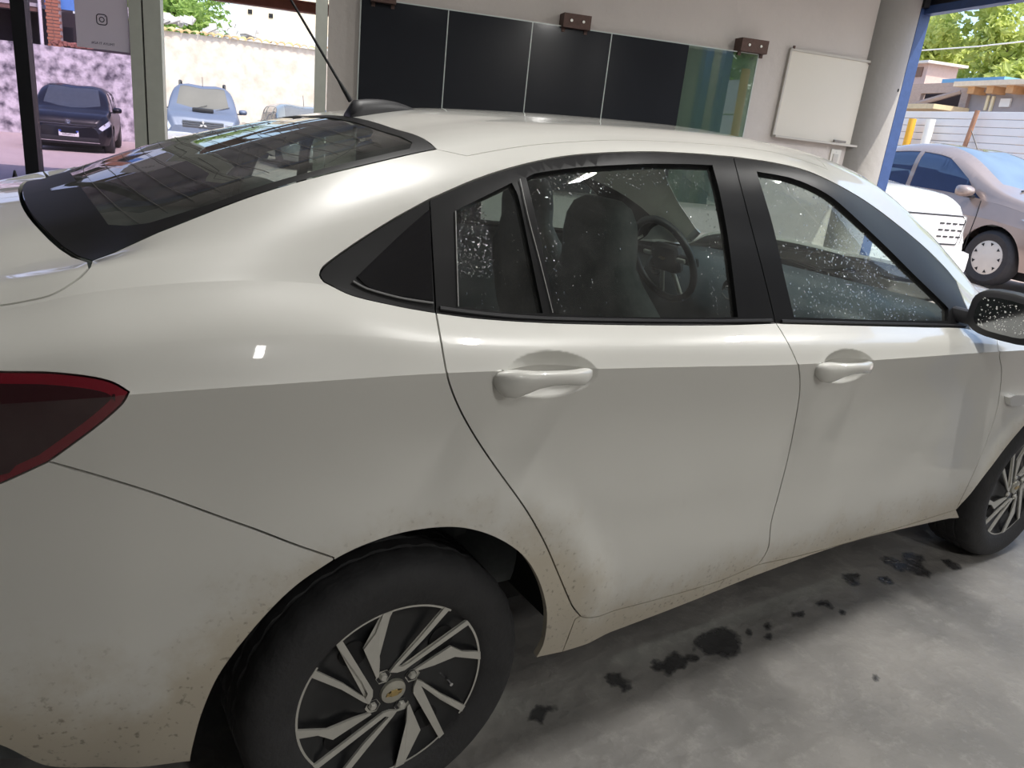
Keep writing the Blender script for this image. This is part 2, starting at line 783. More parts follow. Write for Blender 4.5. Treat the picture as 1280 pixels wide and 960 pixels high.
def paint(name, col, dirt_col=None, coat=1.0, rough=.35, metal=0.0):
    m = pm(name, col, rough, metal, var=.02, scale=3, coat=coat)
    if dirt_col is None:
        return m
    N, L = nt(m)
    p = N['Principled BSDF']
    base = p.inputs['Base Color'].links[0].from_socket
    at = N.new('ShaderNodeAttribute')
    at.attribute_name = 'dirt_or_veil'
    tc = N.new('ShaderNodeTexCoord')
    no = N.new('ShaderNodeTexNoise')
    no.inputs['Scale'].default_value = 7
    no.inputs['Detail'].default_value = 8
    no.inputs['Roughness'].default_value = .7
    L.new(tc.outputs['Object'], no.inputs['Vector'])
    n2 = N.new('ShaderNodeTexNoise')
    n2.inputs['Scale'].default_value = 90
    n2.inputs['Detail'].default_value = 3
    L.new(tc.outputs['Object'], n2.inputs['Vector'])
    a1 = N.new('ShaderNodeMath')
    a1.operation = 'MULTIPLY_ADD'
    a1.inputs[1].default_value = .9
    L.new(no.outputs[0], a1.inputs[0])
    L.new(at.outputs['Fac'], a1.inputs[2])
    mr = N.new('ShaderNodeMapRange')
    mr.interpolation_type = 'SMOOTHSTEP'
    mr.inputs[1].default_value = .55
    mr.inputs[2].default_value = 1.05
    mr.inputs[4].default_value = .9
    L.new(a1.outputs[0], mr.inputs[0])
    s1 = N.new('ShaderNodeMapRange')
    s1.inputs[1].default_value = .60
    s1.inputs[2].default_value = .72
    L.new(n2.outputs[0], s1.inputs[0])
    s2 = N.new('ShaderNodeMath')
    s2.operation = 'MULTIPLY'
    L.new(s1.outputs[0], s2.inputs[0])
    L.new(mr.outputs[0], s2.inputs[1])
    mx = N.new('ShaderNodeMix')
    mx.data_type = 'RGBA'
    L.new(mr.outputs[0], mx.inputs[0])
    L.new(base, mx.inputs[6])
    mx.inputs[7].default_value = (*dirt_col, 1)
    m3 = N.new('ShaderNodeMix')
    m3.data_type = 'RGBA'
    L.new(s2.outputs[0], m3.inputs[0])
    L.new(mx.outputs[2], m3.inputs[6])
    m3.inputs[7].default_value = (dirt_col[0] * .5, dirt_col[1] * .5, dirt_col[2] * .5, 1)
    L.new(m3.outputs[2], p.inputs['Base Color'])
    r = N.new('ShaderNodeMapRange')
    r.inputs[3].default_value = coat
    r.inputs[4].default_value = 0.0
    L.new(mr.outputs[0], r.inputs[0])
    L.new(r.outputs[0], p.inputs['Coat Weight'])
    return m


M_WHITE = paint('white_paint', (.66, .655, .615), (.47, .42, .33))
M_BLACKGLOSS = pm('gloss_black_trim', (.012, .012, .013), .42, var=.3, scale=9, spec=.2)
M_BLACKPLASTIC = pm('black_plastic', (.022, .022, .025), .5, var=.2, scale=30)
M_RUBBER = pm('tyre_rubber', (.034, .034, .036), .75, var=.35, scale=25, bump=.15)
M_DARK = pm('dark_lining', (.012, .012, .013), .8, var=.2)
M_TRIMGREY = pm('grey_cabin_trim', (.09, .10, .105), .6, var=.15, scale=40, bump=.05)
M_HEADLINER = pm('beige_headliner', (.55, .52, .43), .9, var=.05, scale=60)
M_SEAT = pm('charcoal_seat_fabric', (.15, .165, .17), .9, var=.25, scale=80, bump=.1)
M_DASH = pm('sky_tinted_dashboard', (.085, .105, .125), .36, var=.12, scale=60, bump=.05)  # sky's blue sheen put into the dark grey base colour
M_GLASS = glass('window_glass', (.66, .75, .71), dirt_or_veil=.07)
M_REARGLASS = glass('tinted_rear_glass', (.42, .46, .43), dirt_or_veil=.09)
M_WSHIELD = glass('windshield_glass', (.85, .90, .88))
M_CHROME = pm('chrome', (.75, .75, .76), .12, 1.0, var=.05)
M_SILVER = pm('machined_silver', (.62, .61, .56), .38, .35, var=.15, scale=30)
M_COVER = pm('wheel_cover_black', (.018, .019, .021), .3, var=.3, scale=20)
M_GOLD = pm('gold_emblem', (.62, .46, .20), .3, .8, var=.2, scale=60)
M_CAP = pm('hub_cap_silver', (.55, .54, .47), .3, .6, var=.2, scale=60)
M_REDLENS = pm('dark_red_lens', (.030, .006, .009), .12, var=.2, scale=6, coat=1.0)
M_REDRIM = pm('red_lens_rim', (.17, .008, .018), .15, var=.2, scale=6, coat=1.0)
M_LENSCLEAR = pm('clear_lens', (.75, .75, .74), .15, .4, var=.1, coat=1.0)
M_MIRROR = pm('mirror_glass', (.30, .31, .32), .10, 1.0, var=.15, scale=50)
M_QGLASS = pm('dark_quarter_glass', (.010, .010, .012), .05, var=.2, coat=1.0)
M_DROP = pm('water_drop', (.95, .97, .97), .04, var=.01)
M_DROP.node_tree.nodes['Principled BSDF'].inputs['Transmission Weight'].default_value = 1.0
M_DROP.node_tree.nodes['Principled BSDF'].inputs['IOR'].default_value = 1.33


# ------------------------------------------------------------------ garage shell


def wall_mat(name, col, col2, bump=.25, scale=2.2):
    return pm(name, col, .85, var=.1, scale=scale, bump=bump, bscale=18, detail=8, col2=col2)


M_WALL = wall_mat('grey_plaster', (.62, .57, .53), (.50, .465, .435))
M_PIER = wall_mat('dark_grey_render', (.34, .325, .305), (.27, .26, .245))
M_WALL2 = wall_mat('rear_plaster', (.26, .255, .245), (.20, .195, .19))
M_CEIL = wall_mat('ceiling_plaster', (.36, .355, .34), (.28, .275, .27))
M_STEELBLUE = pm('blue_steel', (.035, .075, .21), .45, var=.25, scale=25, bump=.05)
M_BLACKSTEEL = pm('black_steel', (.018, .018, .022), .45, var=.3, scale=25)
M_ALU = pm('greenish_aluminium', (.62, .64, .57), .4, .25, var=.12, scale=20)
M_RUST = pm('rusty_steel', (.115, .068, .055), .7, .2, var=.4, scale=60, bump=.1)
M_REDBEAM = pm('red_oxide_beam', (.36, .12, .07), .6, var=.3, scale=20)
M_YARDWALL = pm('whitewashed_wall', (.62, .56, .49), .9, var=.1, scale=3.5, bump=.3, bscale=14, detail=9, col2=(.52, .42, .34), contrast=(.45, .75))
M_OLDWALL = pm('weathered_wall', (.66, .62, .63), .9, scale=3.2, bump=.7, bscale=12, detail=14, col2=(.09, .08, .10), stretch=(1.3, 1.0, 1.3), contrast=(.40, .70))
M_YARD = pm('pale_yard_paving', (.50, .42, .38), .9, scale=2, bump=.2, bscale=25, detail=8, col2=(.40, .32, .29))

# concrete floor with damp spots (a colour of its own, kept as an attribute)
WET_PX = [(900, 803, 26), (880, 808, 12), (844, 827, 13), (826, 834, 12), (776, 853, 12), (768, 848, 7), (672, 895, 11), (1145, 711, 15), (1117, 703, 12), (1141, 697, 12), (1063, 726, 10), (1068, 720, 7), (1032, 755, 9),
          (1049, 764, 5), (999, 768, 6), (962, 785, 7), (940, 790, 5), (866, 822, 8), (1108, 726, 8), (1097, 847, 3), (958, 797, 5), (690, 885, 6), (1190, 706, 10), (1125, 712, 6)]
WETS = []
for px, py, r in WET_PX:
    d = ray(px, py)
    k = CAM[2] / -d[2]
    WETS.append((*(CAM + d * k)[:2], r * k / F_PX * 1.1))
nt_, ns_ = 380, 300
tt = np.linspace(-9.2, .62, nt_)
ss = np.linspace(-7.7, .0, ns_)
TT, SS = np.meshgrid(tt, ss, indexing='ij')
XY = ORG[None, None, :2] + TT[..., None] * TV[:2] + SS[..., None] * SV[:2]
wet = np.zeros_like(TT)
for x, y, r in WETS:
    dx, dy = XY[..., 0] - x, XY[..., 1] - y
    ang = np.arctan2(dy, dx)
    rr = r * (1 + .16 * np.sin(2 * ang + x * 40) + .10 * np.sin(3 * ang + y * 70))
    wet = np.maximum(wet, np.clip((rr * 1.25 - np.sqrt(dx**2 + dy**2)) / (rr * .5), 0, 1))
me = bpy.data.meshes.new('floor')
vv = np.concatenate([XY, np.zeros_like(TT)[..., None]], -1).reshape(-1, 3)
ii = (np.arange(nt_ - 1)[:, None] * ns_ + np.arange(ns_ - 1)[None]).ravel()
ff = np.stack([ii, ii + ns_, ii + ns_ + 1, ii + 1], 1)
me.from_pydata(vv.tolist(), [], ff.tolist())
at = me.attributes.new('wet', 'FLOAT', 'POINT')
at.data.foreach_set('value', wet.ravel().astype(np.float32))
M_FLOOR = pm('garage_concrete', (.335, .318, .295), .62, scale=2.6, bump=.7, bscale=13, detail=10, col2=(.22, .212, .20), contrast=(.35, .65))
N, L = nt(M_FLOOR)
p = N['Principled BSDF']
base = p.inputs['Base Color'].links[0].from_socket
a_ = N.new('ShaderNodeAttribute')
a_.attribute_name = 'wet'
no = N.new('ShaderNodeTexNoise')
no.inputs['Scale'].default_value = 60
no.inputs['Detail'].default_value = 6
tc = N.new('ShaderNodeTexCoord')
L.new(tc.outputs['Object'], no.inputs['Vector'])
sp = N.new('ShaderNodeMath')
sp.operation = 'MULTIPLY_ADD'
sp.inputs[1].default_value = 1.1
L.new(a_.outputs['Fac'], sp.inputs[0])
L.new(no.outputs[0], sp.inputs[2])
mr = N.new('ShaderNodeMapRange')
mr.inputs[1].default_value = .85
mr.inputs[2].default_value = 1.35
L.new(sp.outputs[0], mr.inputs[0])
mx = N.new('ShaderNodeMix')
mx.data_type = 'RGBA'
L.new(mr.outputs[0], mx.inputs[0])
L.new(base, mx.inputs[6])
mx.inputs[7].default_value = (.035, .034, .036, 1)
# pale scuffs
n3 = N.new('ShaderNodeTexNoise')
n3.inputs['Scale'].default_value = 13
n3.inputs['Detail'].default_value = 10
n3.inputs['Roughness'].default_value = .75
L.new(tc.outputs['Object'], n3.inputs['Vector'])
m3 = N.new('ShaderNodeMapRange')
m3.inputs[1].default_value = .52
m3.inputs[2].default_value = .72
m3.inputs[4].default_value = .55
L.new(n3.outputs[0], m3.inputs[0])
mx2 = N.new('ShaderNodeMix')
mx2.data_type = 'RGBA'
L.new(m3.outputs[0], mx2.inputs[0])
L.new(mx.outputs[2], mx2.inputs[6])
mx2.inputs[7].default_value = (.45, .43, .40, 1)
L.new(mx.outputs[2], mx2.inputs[6])
mx3 = N.new('ShaderNodeMix')
mx3.data_type = 'RGBA'
L.new(mr.outputs[0], mx3.inputs[0])
L.new(mx2.outputs[2], mx3.inputs[6])
mx3.inputs[7].default_value = (.075, .073, .073, 1)
L.new(mx3.outputs[2], p.inputs['Base Color'])
ro = N.new('ShaderNodeMapRange')
ro.inputs[3].default_value = .62
ro.inputs[4].default_value = .25
L.new(mr.outputs[0], ro.inputs[0])
L.new(ro.outputs[0], p.inputs['Roughness'])
me.materials.append(M_FLOOR)
fl = bpy.data.objects.new('floor', me)
COL.objects.link(fl)
fl['kind'] = 'structure'

H = 3.15


def struct(o):
    o['kind'] = 'structure'
    return o


bm = rbox(-3.43, .20, .0, .18, 0, H)
rbox(-9.2, -6.4, .0, .18, 0, H, bm)
rbox(-6.4, -3.43, .0, .18, 2.42, H, bm)
struct(obj('wall_far', bm, M_WALL))
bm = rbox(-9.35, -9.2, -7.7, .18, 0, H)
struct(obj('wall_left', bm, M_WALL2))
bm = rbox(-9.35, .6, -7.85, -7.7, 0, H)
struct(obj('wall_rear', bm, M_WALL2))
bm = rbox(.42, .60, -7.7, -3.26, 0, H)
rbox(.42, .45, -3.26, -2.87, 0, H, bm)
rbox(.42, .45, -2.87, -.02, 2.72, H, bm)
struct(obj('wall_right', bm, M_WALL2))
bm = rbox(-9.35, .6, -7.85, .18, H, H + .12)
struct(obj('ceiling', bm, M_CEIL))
# rounded corner pier with a drilled hole
bm = bmesh.new()
n = 36
A, B = [], []
for k in range(n):
    a = 2 * math.pi * k / n
    A.append(bm.verts.new((.165 * math.cos(a), .165 * math.sin(a), 0)))
    B.append(bm.verts.new((.165 * math.cos(a), .165 * math.sin(a), H)))
for k in range(n):
    bm.faces.new((A[k], A[(k + 1) % n], B[(k + 1) % n], B[k]))
bm.faces.new(A[::-1])
bm.faces.new(B)
pier = struct(obj('trim_1', bm, M_PIER, smooth=40, loc=W(.225, .06, 0), rz=ROT_ROOM))
bm = bmesh.new()
a_h = math.radians(-62)
add_tube(bm, [(.160 * math.cos(a_h), .160 * math.sin(a_h), 1.91), (.1665 * math.cos(a_h), .1665 * math.sin(a_h), 1.91)], .011, 14)
obj('drill_hole', bm, M_DARK, pier)

# front opening: blue jamb, roller shutter drawn up
bm = rbox(.375, .455, -.02, .075, 0, 2.72)
struct(obj('trim_2', bm, M_STEELBLUE))
struct(obj('trim_5', rbox(.375, .455, -2.87, -2.78, 0, 2.72), M_STEELBLUE))
struct(obj('trim_6', rbox(.34, .42, -3.26, -3.15, 0, H), M_STEELBLUE))
shut = empty('door_2', W(.46, -1.4, 0), ROT_ROOM)
struct(shut)


def under(o, parent):
    o.parent = parent
    o.matrix_parent_inverse = parent.matrix_basis.inverted()
    return o


under(obj('bottom_rail', rbox(.40, .47, -2.78, .10, 2.395, 2.445), M_STEELBLUE), shut)
for k in range(6):
    under(obj('slat', rbox(.425, .45, -2.78, .06, 2.45 + .05 * k, 2.495 + .05 * k), M_BLACKSTEEL), shut)
under(obj('rail_guide', rbox(.36, .40, -.06, .17, 2.43, 2.62), M_BLACKSTEEL), shut)

# glazed opening towards the yard
door = struct(empty('door_1', W(-4.9, 0, 0), ROT_ROOM))
for t0, t1 in ((-4.475, -4.412), (-4.402, -4.315)):
    under(obj('stile', rbox(t0, t1, -.03, .05, 0, 2.20), M_ALU), door)
under(obj('stile', rbox(-4.412, -4.402, -.012, .03, 0, 2.20), M_DARK), door)
under(obj('jamb', rbox(-3.50, -3.435, -.02, .12, 0, 2.20), M_ALU), door)
under(obj('black_post', rbox(-5.04, -4.972, -.05, .03, 0, 2.20), M_BLACKSTEEL), door)
under(obj('jamb', rbox(-6.40, -6.33, -.02, .12, 0, 2.20), M_ALU), door)
M_TINT = glass('violet_tinted_pane', (.80, .73, .83), dirt_or_veil=.04)
under(obj('pane', rbox(-4.972, -4.475, .006, .012, .06, 2.20), M_TINT), door)
under(obj('pane', rbox(-6.33, -5.04, .006, .012, .06, 2.20), M_TINT), door)
under(obj('threshold', rbox(-6.4, -3.43, -.05, .14, 0, .06), M_ALU), door)
struct(obj('trim_3', rbox(-6.42, -3.40, -.05, .14, 2.20, 2.30), M_STEELBLUE))
struct(obj('trim_4', rbox(-6.42, -3.40, -.02, .14, 2.30, 2.42), M_BLACKSTEEL))

# ceiling tubes: fitting, lamp and its light
M_TUBE = emit('lit_tube', (1.0, .97, .9), 14)
M_FIT = pm('white_fitting', (.7, .7, .68), .4, var=.05)
WHERE = ('over the middle of the white saloon', 'over the bonnet near the front opening', 'behind the photographer, left', 'over the boot of the white saloon', 'added unseen in the rear corner to brighten the doors')
for (t, s, ln, watts), where in zip(TUBES, WHERE):
    e = empty('ceiling_light', W(t, s, H), math.pi / 2)
    tag(e, 'white bare-tube strip light ' + where, 'ceiling light', 'strip lights under the ceiling')
    box('fitting', (0, 0, -.03), (ln + .1, .09, .06), M_FIT, e, bevel=.008)
    tube('lamp_tube', [(-ln / 2, 0, -.085), (ln / 2, 0, -.085)], .016, M_TUBE, e, 10)
    for q in (-ln / 2 - .01, ln / 2 + .01):
        box('end_cap', (q, 0, -.075), (.03, .05, .05), M_FIT, e)
    tube_light(t, s, TUBE_Z, ln, math.pi / 2 - ROT_ROOM, watts)

# ------------------------------------------------------------------ things on the far wall
M_FILM = pm('dark_glass_film', (.020, .022, .027), .10, var=.15, scale=3, spec=.35)
M_CLEARBOARD = glass('greenish_glass', (.60, .70, .65), 2.0)
M_EDGE = pm('glass_edge', (.55, .60, .57), .2, var=.1)
gb = empty('glass_panel', W(-2.0, -.06, 1.05), ROT_ROOM)
tag(gb, 'long wall-mounted glass sheet with four dark film squares and a clear end', 'glass panel')


def on(o):
    return under(o, gb)


for a, b in ((-3.25, -2.758), (-2.752, -2.253), (-2.247, -1.753), (-1.747, -1.235)):
    on(obj('dark_film', rbox(a, b, -.052, -.047, 1.05, 2.005), M_FILM))
on(obj('clear_sheet', rbox(-1.235, -.75, -.052, -.045, 1.05, 2.005), M_CLEARBOARD))
for a in (-3.254, -2.755, -2.25, -1.75):
    on(obj('sheet_edge', rbox(a - .003, a + .003, -.0535, -.045, 1.05, 2.005), M_EDGE))
on(obj('sheet_edge', rbox(-.754, -.748, -.0535, -.044, 1.05, 2.005), M_EDGE))
on(obj('sheet_edge', rbox(-3.25, -.75, -.053, -.044, 2.005, 2.011), M_EDGE))
M_SCREW = pm('screw_head', (.55, .54, .5), .3, .8, var=.1)
for a, b, zz in ((-3.20, -3.06, 2.03), (-2.075, -1.905, 2.04), (-.905, -.72, 2.05)):
    br = on(obj('bracket', rbox(a, b, -.10, .0, zz - .04, zz + .038), M_RUST))
    for q in (.28, .72):
        bm = bmesh.new()
        c = W(a + (b - a) * q, -.1, zz)
        add_tube(bm, [c, c - Vector(SV) * .006], .008, 10)
        s_ = obj('screw', bm, M_SCREW)
        s_.parent = br
        s_.matrix_parent_inverse = (gb.matrix_basis @ br.matrix_parent_inverse @ br.matrix_basis).inverted() if False else Matrix.Identity(4)
    on(obj('clip', rbox(a + .005, a + .025, -.06, -.04, zz - .062, zz - .04), M_RUST))
    on(obj('clip', rbox(b - .025, b - .005, -.06, -.04, zz - .062, zz - .04), M_RUST))

wb = empty('whiteboard', W(-.185, -.002, 1.53), ROT_ROOM)
wb.rotation_euler = (0, math.radians(.6), ROT_ROOM)
tag(wb, 'small blank whiteboard with a thin pale frame and pen tray on the grey wall', 'whiteboard')
M_BOARD = pm('whiteboard_face', (.66, .62, .54), .35, var=.04, scale=3)
M_BFRAME = pm('pale_board_frame', (.50, .47, .42), .4, var=.1)
box('board_face', (0, -.012, .27), (.655, .012, .53), M_BOARD, wb)
for c, d in (((0, -.014, .538), (.67, .022, .014)), ((-.331, -.014, .27), (.012, .022, .535)), ((.331, -.014, .27), (.012, .022, .535))):
    box('frame_strip', c, d, M_BFRAME, wb)
box('pen_tray', (.0, -.03, .0), (.67, .055, .014), M_BFRAME, wb)
box('tray_clip', (.16, -.045, .018), (.09, .02, .014), pm('grey_clip', (.22, .20, .18), .5), wb)
box('maker_strip', (.285, -.0265, .525), (.07, .003, .010), pm('brown_strip', (.16, .12, .10), .5), wb)
box('hook', (-.315, -.02, .552), (.012, .012, .018), M_RUST, wb)

sw = empty('light_switch', W(-.005, -.0, 1.375), ROT_ROOM)
tag(sw, 'white light switch plate on the grey wall below the whiteboard', 'light switch')
M_SW = pm('white_switch', (.66, .64, .58), .35, var=.04)
box('plate', (0, -.006, .06), (.078, .012, .118), M_SW, sw, bevel=.004)
box('rocker', (0, -.013, .06), (.040, .008, .060), pm('grey_rocker', (.48, .46, .42), .35), sw, bevel=.003)
for q in (.018, .102):
    bm = bmesh.new()
    add_tube(bm, [(0, -.011, q), (0, -.014, q)], .003, 8)
    obj('screw', bm, M_SCREW, sw)

# notice on the tinted pane: white sheet, round-cornered camera mark, one line of small print
sg = empty('notice', W(-4.615, -.002, 1.57), ROT_ROOM)
tag(sg, 'white paper notice with a black camera mark stuck on the tinted pane', 'notice')
M_PAPER = pm('white_paper', (.92, .90, .87), .7, var=.03)
N, L = nt(M_PAPER)
_t = N.new('ShaderNodeBsdfTranslucent')
_t.inputs[0].default_value = (.92, .88, .86, 1)
_m = N.new('ShaderNodeMixShader')
_m.inputs[0].default_value = .6
L.new(N['Principled BSDF'].outputs[0], _m.inputs[1])
L.new(_t.outputs[0], _m.inputs[2])
L.new(_m.outputs[0], N['Material Output'].inputs['Surface'])
M_INK = pm('black_ink', (.02, .02, .022), .6, var=.1)
bm = bmesh.new()
G = [[bm.verts.new((-.131 + .0655 * i, -.002 + .0012 * math.sin(i * 1.4 + j), .0725 * j)) for j in range(5)] for i in range(5)]
for i in range(4):
    for j in range(4):
        bm.faces.new((G[i][j], G[i + 1][j], G[i + 1][j + 1], G[i][j + 1]))
obj('sheet', bm, M_PAPER, sg, smooth=60)


def rounded_ring(cx, cz, w, r, th, k=6):
    pts_o, pts_i = [], []
    for (sx, sz, a0) in ((1, 1, 0), (-1, 1, 90), (-1, -1, 180), (1, -1, 270)):
        for i in range(k + 1):
            a = math.radians(a0 + 90 * i / k)
            ox, oz = cx + sx * (w / 2 - r), cz + sz * (w / 2 - r)
            pts_o.append((ox + r * math.cos(a), oz + r * math.sin(a)))
            pts_i.append((ox + (r - th) * math.cos(a), oz + (r - th) * math.sin(a)))
    return pts_o, pts_i


bm = bmesh.new()
for (w, r, th, dx, dz) in ((.056, .017, .005, 0, 0), (.028, .014, .0045, 0, 0)):
    o_, i_ = rounded_ring(.0 + dx, .150 + dz, w, r, th)
    vo = [bm.verts.new((x, -.0042, z)) for x, z in o_]
    vi = [bm.verts.new((x, -.0042, z)) for x, z in i_]
    n = len(vo)
    for k in range(n):
        bm.faces.new((vo[k], vo[(k + 1) % n], vi[(k + 1) % n], vi[k]))
add_box(bm, Vector((.017, -.0042, .167)), (.004, .0008, .004))
obj('camera_mark', bm, M_INK, sg)


def text(name, s, size, mat, parent, loc, rot, align='CENTER', ext=.0004, sx=1.0):
    c = bpy.data.curves.new(name, 'FONT')
    c.body = s
    c.size = size
    c.extrude = ext
    c.align_x = align
    c.align_y = 'CENTER'
    t = bpy.data.objects.new(name, c)
    COL.objects.link(t)
    bpy.context.view_layer.update()
    me = bpy.data.meshes.new_from_object(t.evaluated_get(bpy.context.evaluated_depsgraph_get()))
    bpy.data.objects.remove(t)
    me.materials.clear()
    me.materials.append(mat)
    o = bpy.data.objects.new(name, me)
    COL.objects.link(o)
    o.parent = parent
    o.location = loc
    o.rotation_euler = rot
    o.scale = (sx, 1, 1)
    return o


text('print_line', '#GA IT AYLIMT', .017, M_INK, sg, (.0, -.0044, .030), (math.pi / 2, 0, 0))
box('sheet_tape', (-.10, -.0045, .285), (.05, .001, .02), pm('clear_tape', (.5, .48, .42), .3), sg)

# domed black workshop vacuum just inside the glazed opening
vc = empty('workshop_vacuum', W(-5.22, -.33, 0), ROT_ROOM)
tag(vc, 'black domed workshop machine beside the black post, at the photo edge', 'vacuum cleaner')
bm = bmesh.new()
add_lathe(bm, [(0, .0), (.20, .0), (.21, .05), (.21, .55), (.19, .58)], 32, 'z')
obj('drum', bm, M_BLACKPLASTIC, vc, smooth=40)
bm = bmesh.new()
add_lathe(bm, [(.21, .58), (.215, .62), (.21, .70), (.19, .78), (.15, .84), (.09, .875), (0, .885)], 32, 'z')
obj('motor_head', bm, pm('slate_plastic', (.05, .05, .065), .4), vc, smooth=60)
tube('handle', [(-.08, 0, .87), (-.08, 0, .97), (.08, 0, .97), (.08, 0, .87)], .014, M_BLACKPLASTIC, vc)
tube('power_cord', [(.2, -.05, .62), (.25, -.06, .72), (.26, -.05, .84), (.235, -.03, .92), (.21, 0, .86)], .006, M_BLACKPLASTIC, vc)
# ------------------------------------------------------------------ the white saloon


def K(*pts):
    """knots (x, y, z)"""
    a = np.array(pts, float)
    return lambda x: (akima(a[:, 0], a[:, 1], x), akima(a[:, 0], a[:, 2], x))


_wx = [-1.02, -.95, -.85, -.7, -.45, -.1, .5, 1.2, 2.0, 2.5, 2.9, 3.2, 3.4, 3.47]
_wy = [.50, .62, .725, .79, .842, .865, .870, .870, .868, .865, .83, .72, .55, .42]
_cx = [-1.02, -.75, -.45, 0, .47, 1.0, 1.95, 2.4, 2.8, 3.2, 3.47]
_cz = [.95, .99, 1.008, 1.008, .982, .949, .915, .895, .86, .80, .72]


def Wd(x):
    return akima(_wx, _wy, x)


def CZ(x):
    return akima(_cx, _cz, x)


def side_line(off, zk):
    a = np.array(zk, float)
    return lambda x: (Wd(x) - off, akima(a[:, 0], a[:, 1], x))


L_sillb = side_line(.10, [(-1.02, .30), (-.7, .28), (-.3, .21), (.3, .20), (2.2, .20), (3.0, .20), (3.47, .22)])
L_sillo = side_line(.045, [(-1.02, .36), (-.7, .345), (-.3, .285), (.3, .272), (2.2, .276), (3.0, .27), (3.47, .28)])
L_low = side_line(.010, [(-1.02, .44), (-.7, .43), (0, .40), (2.2, .40), (3.47, .38)])
L_mid = side_line(.009, [(-1.02, .66), (0, .66), (1, .62), (2.2, .60), (3.47, .5)])


def L_under(x):
    return Wd(x) - .014, CZ(x) - .11


def L_crease(x):
    return Wd(x), CZ(x)


BELT = K((-1.02, .42, 1.0), (-.9, .56, 1.03), (-.75, .64, 1.06), (-.6, .70, 1.095), (-.48, .722, 1.125), (-.3, .738, 1.142), (-.147, .745, 1.135),
         (.04, .765, 1.093), (.25, .777, 1.070), (.6, .787, 1.052), (.96, .79, 1.032), (1.4, .788, 1.006), (1.86, .785, .98), (2.1, .775, .966), (2.5, .745, .945),
         (2.9, .69, .90), (3.2, .59, .83), (3.4, .45, .77), (3.47, .35, .74))


def L_shoulder(x):
    by, bz = BELT(x)
    w, c = Wd(x), CZ(x)
    return w * .66 + by * .34 + .004, c + (bz - c) * .50


L_cant = K((-1.02, .40, 1.03), (-.75, .60, 1.085), (-.6, .655, 1.116), (-.48, .674, 1.148), (-.3, .672, 1.182), (-.147, .668, 1.212), (0, .655, 1.25), (.16, .643, 1.297),
           (.4, .628, 1.354), (.62, .617, 1.387), (.95, .61, 1.398), (1.18, .614, 1.384), (1.55, .612, 1.292), (1.76, .640, 1.205), (1.93, .676, 1.105), (2.06, .705, 1.03), (2.17, .722, .985),
           (2.5, .70, .963), (2.9, .64, .93), (3.2, .52, .86), (3.47, .3, .76))


def L_gh(x):
    by, bz = BELT(x)
    cy, cz = L_cant(x)
    h = np.clip((cz - bz) / .35, 0, 1)
    return (by + cy) / 2 + .018 * h, (bz + cz) / 2


L_edge = K((-1.02, .35, 1.05), (-.75, .52, 1.10), (-.6, .585, 1.122), (-.48, .597, 1.142), (-.363, .575, 1.190), (-.178, .55, 1.262), (.015, .535, 1.318), (.155, .522, 1.353), (.4, .515, 1.398),
           (.7, .515, 1.423), (1.09, .518, 1.432), (1.3, .53, 1.413), (1.61, .535, 1.36), (1.88, .575, 1.245), (2.07, .618, 1.13), (2.17, .64, 1.062), (2.29, .635, 1.01), (2.5, .60, .985),
           (2.9, .54, .95), (3.2, .42, .885), (3.47, .2, .77))
_tx = [-1.02, -.75, -.6, -.54, -.45, -.3, -.098, .155, .34, .5, .82, 1.2, 1.43, 1.65, 1.95, 2.25, 2.36, 2.43, 2.9, 3.3, 3.47]
_tz = [1.06, 1.125, 1.155, 1.166, 1.192, 1.243, 1.308, 1.388, 1.425, 1.441, 1.458, 1.468, 1.456, 1.408, 1.272, 1.118, 1.06, 1.035, .99, .90, .80]


def L_top(x):
    return x * 0, akima(_tx, _tz, x)


def L_roofmid(x):
    ey, ez = L_edge(x)
    return ey * .52, ez + (akima(_tx, _tz, x) - ez) * .73


CAR = Loft([L_sillb, L_sillo, L_low, L_mid, L_under, L_crease, L_shoulder, BELT, L_gh, L_cant, L_edge, L_roofmid, L_top], {5, 7}, -1.02, 3.47)
CAR.build_bvh()
V_BELT, V_CANT, V_EDGE, V_TOP = 7, 9, 10, 12

car = empty('saloon_car')
tag(car, 'white four-door saloon with dusty lower flanks filling the garage, antenna on its roof', 'car')


def dirt_at(V):
    x, z = V[:, 0], V[:, 2]
    d = np.clip((.52 - z) / .30, 0, 1) * .95
    for cx in (0.0, 2.6):
        r = np.sqrt((x - cx)**2 + (z - .31)**2)
        d = np.maximum(d, np.clip(1 - (r - .40) / .16, 0, 1) * .62 * np.clip((.85 - z) / .3, 0, 1))
    # dried wash swept back from the wheel across the bumper
    d = np.maximum(d, np.clip((-x - .30) / .35, 0, 1) * np.clip((.66 - z) / .22, 0, 1) * .8)
    zt = np.interp(x, [-.62, -.58, -.45, -.30, -.17, -.10], [.40, .425, .475, .585, .665, .60])
    d = np.maximum(d, np.clip((zt - z) / .03, 0, 1) * np.clip((-.06 - x) / .08, 0, 1) * .72)
    return np.clip(d, 0, 1)


def flare(x, z):
    """slight swelling of the sheet metal around the wheel openings"""
    r = np.minimum(np.hypot(x, z - .31), np.hypot(x - 2.6, z - .31))
    f = np.clip((.545 - r) / .085, 0, 1)
    return -.009 * f * f * (3 - 2 * f)


CPAR = dict(parent=car)


def both_sides(fn):
    a = fn(-1)
    b = fn(1)
    return a, b


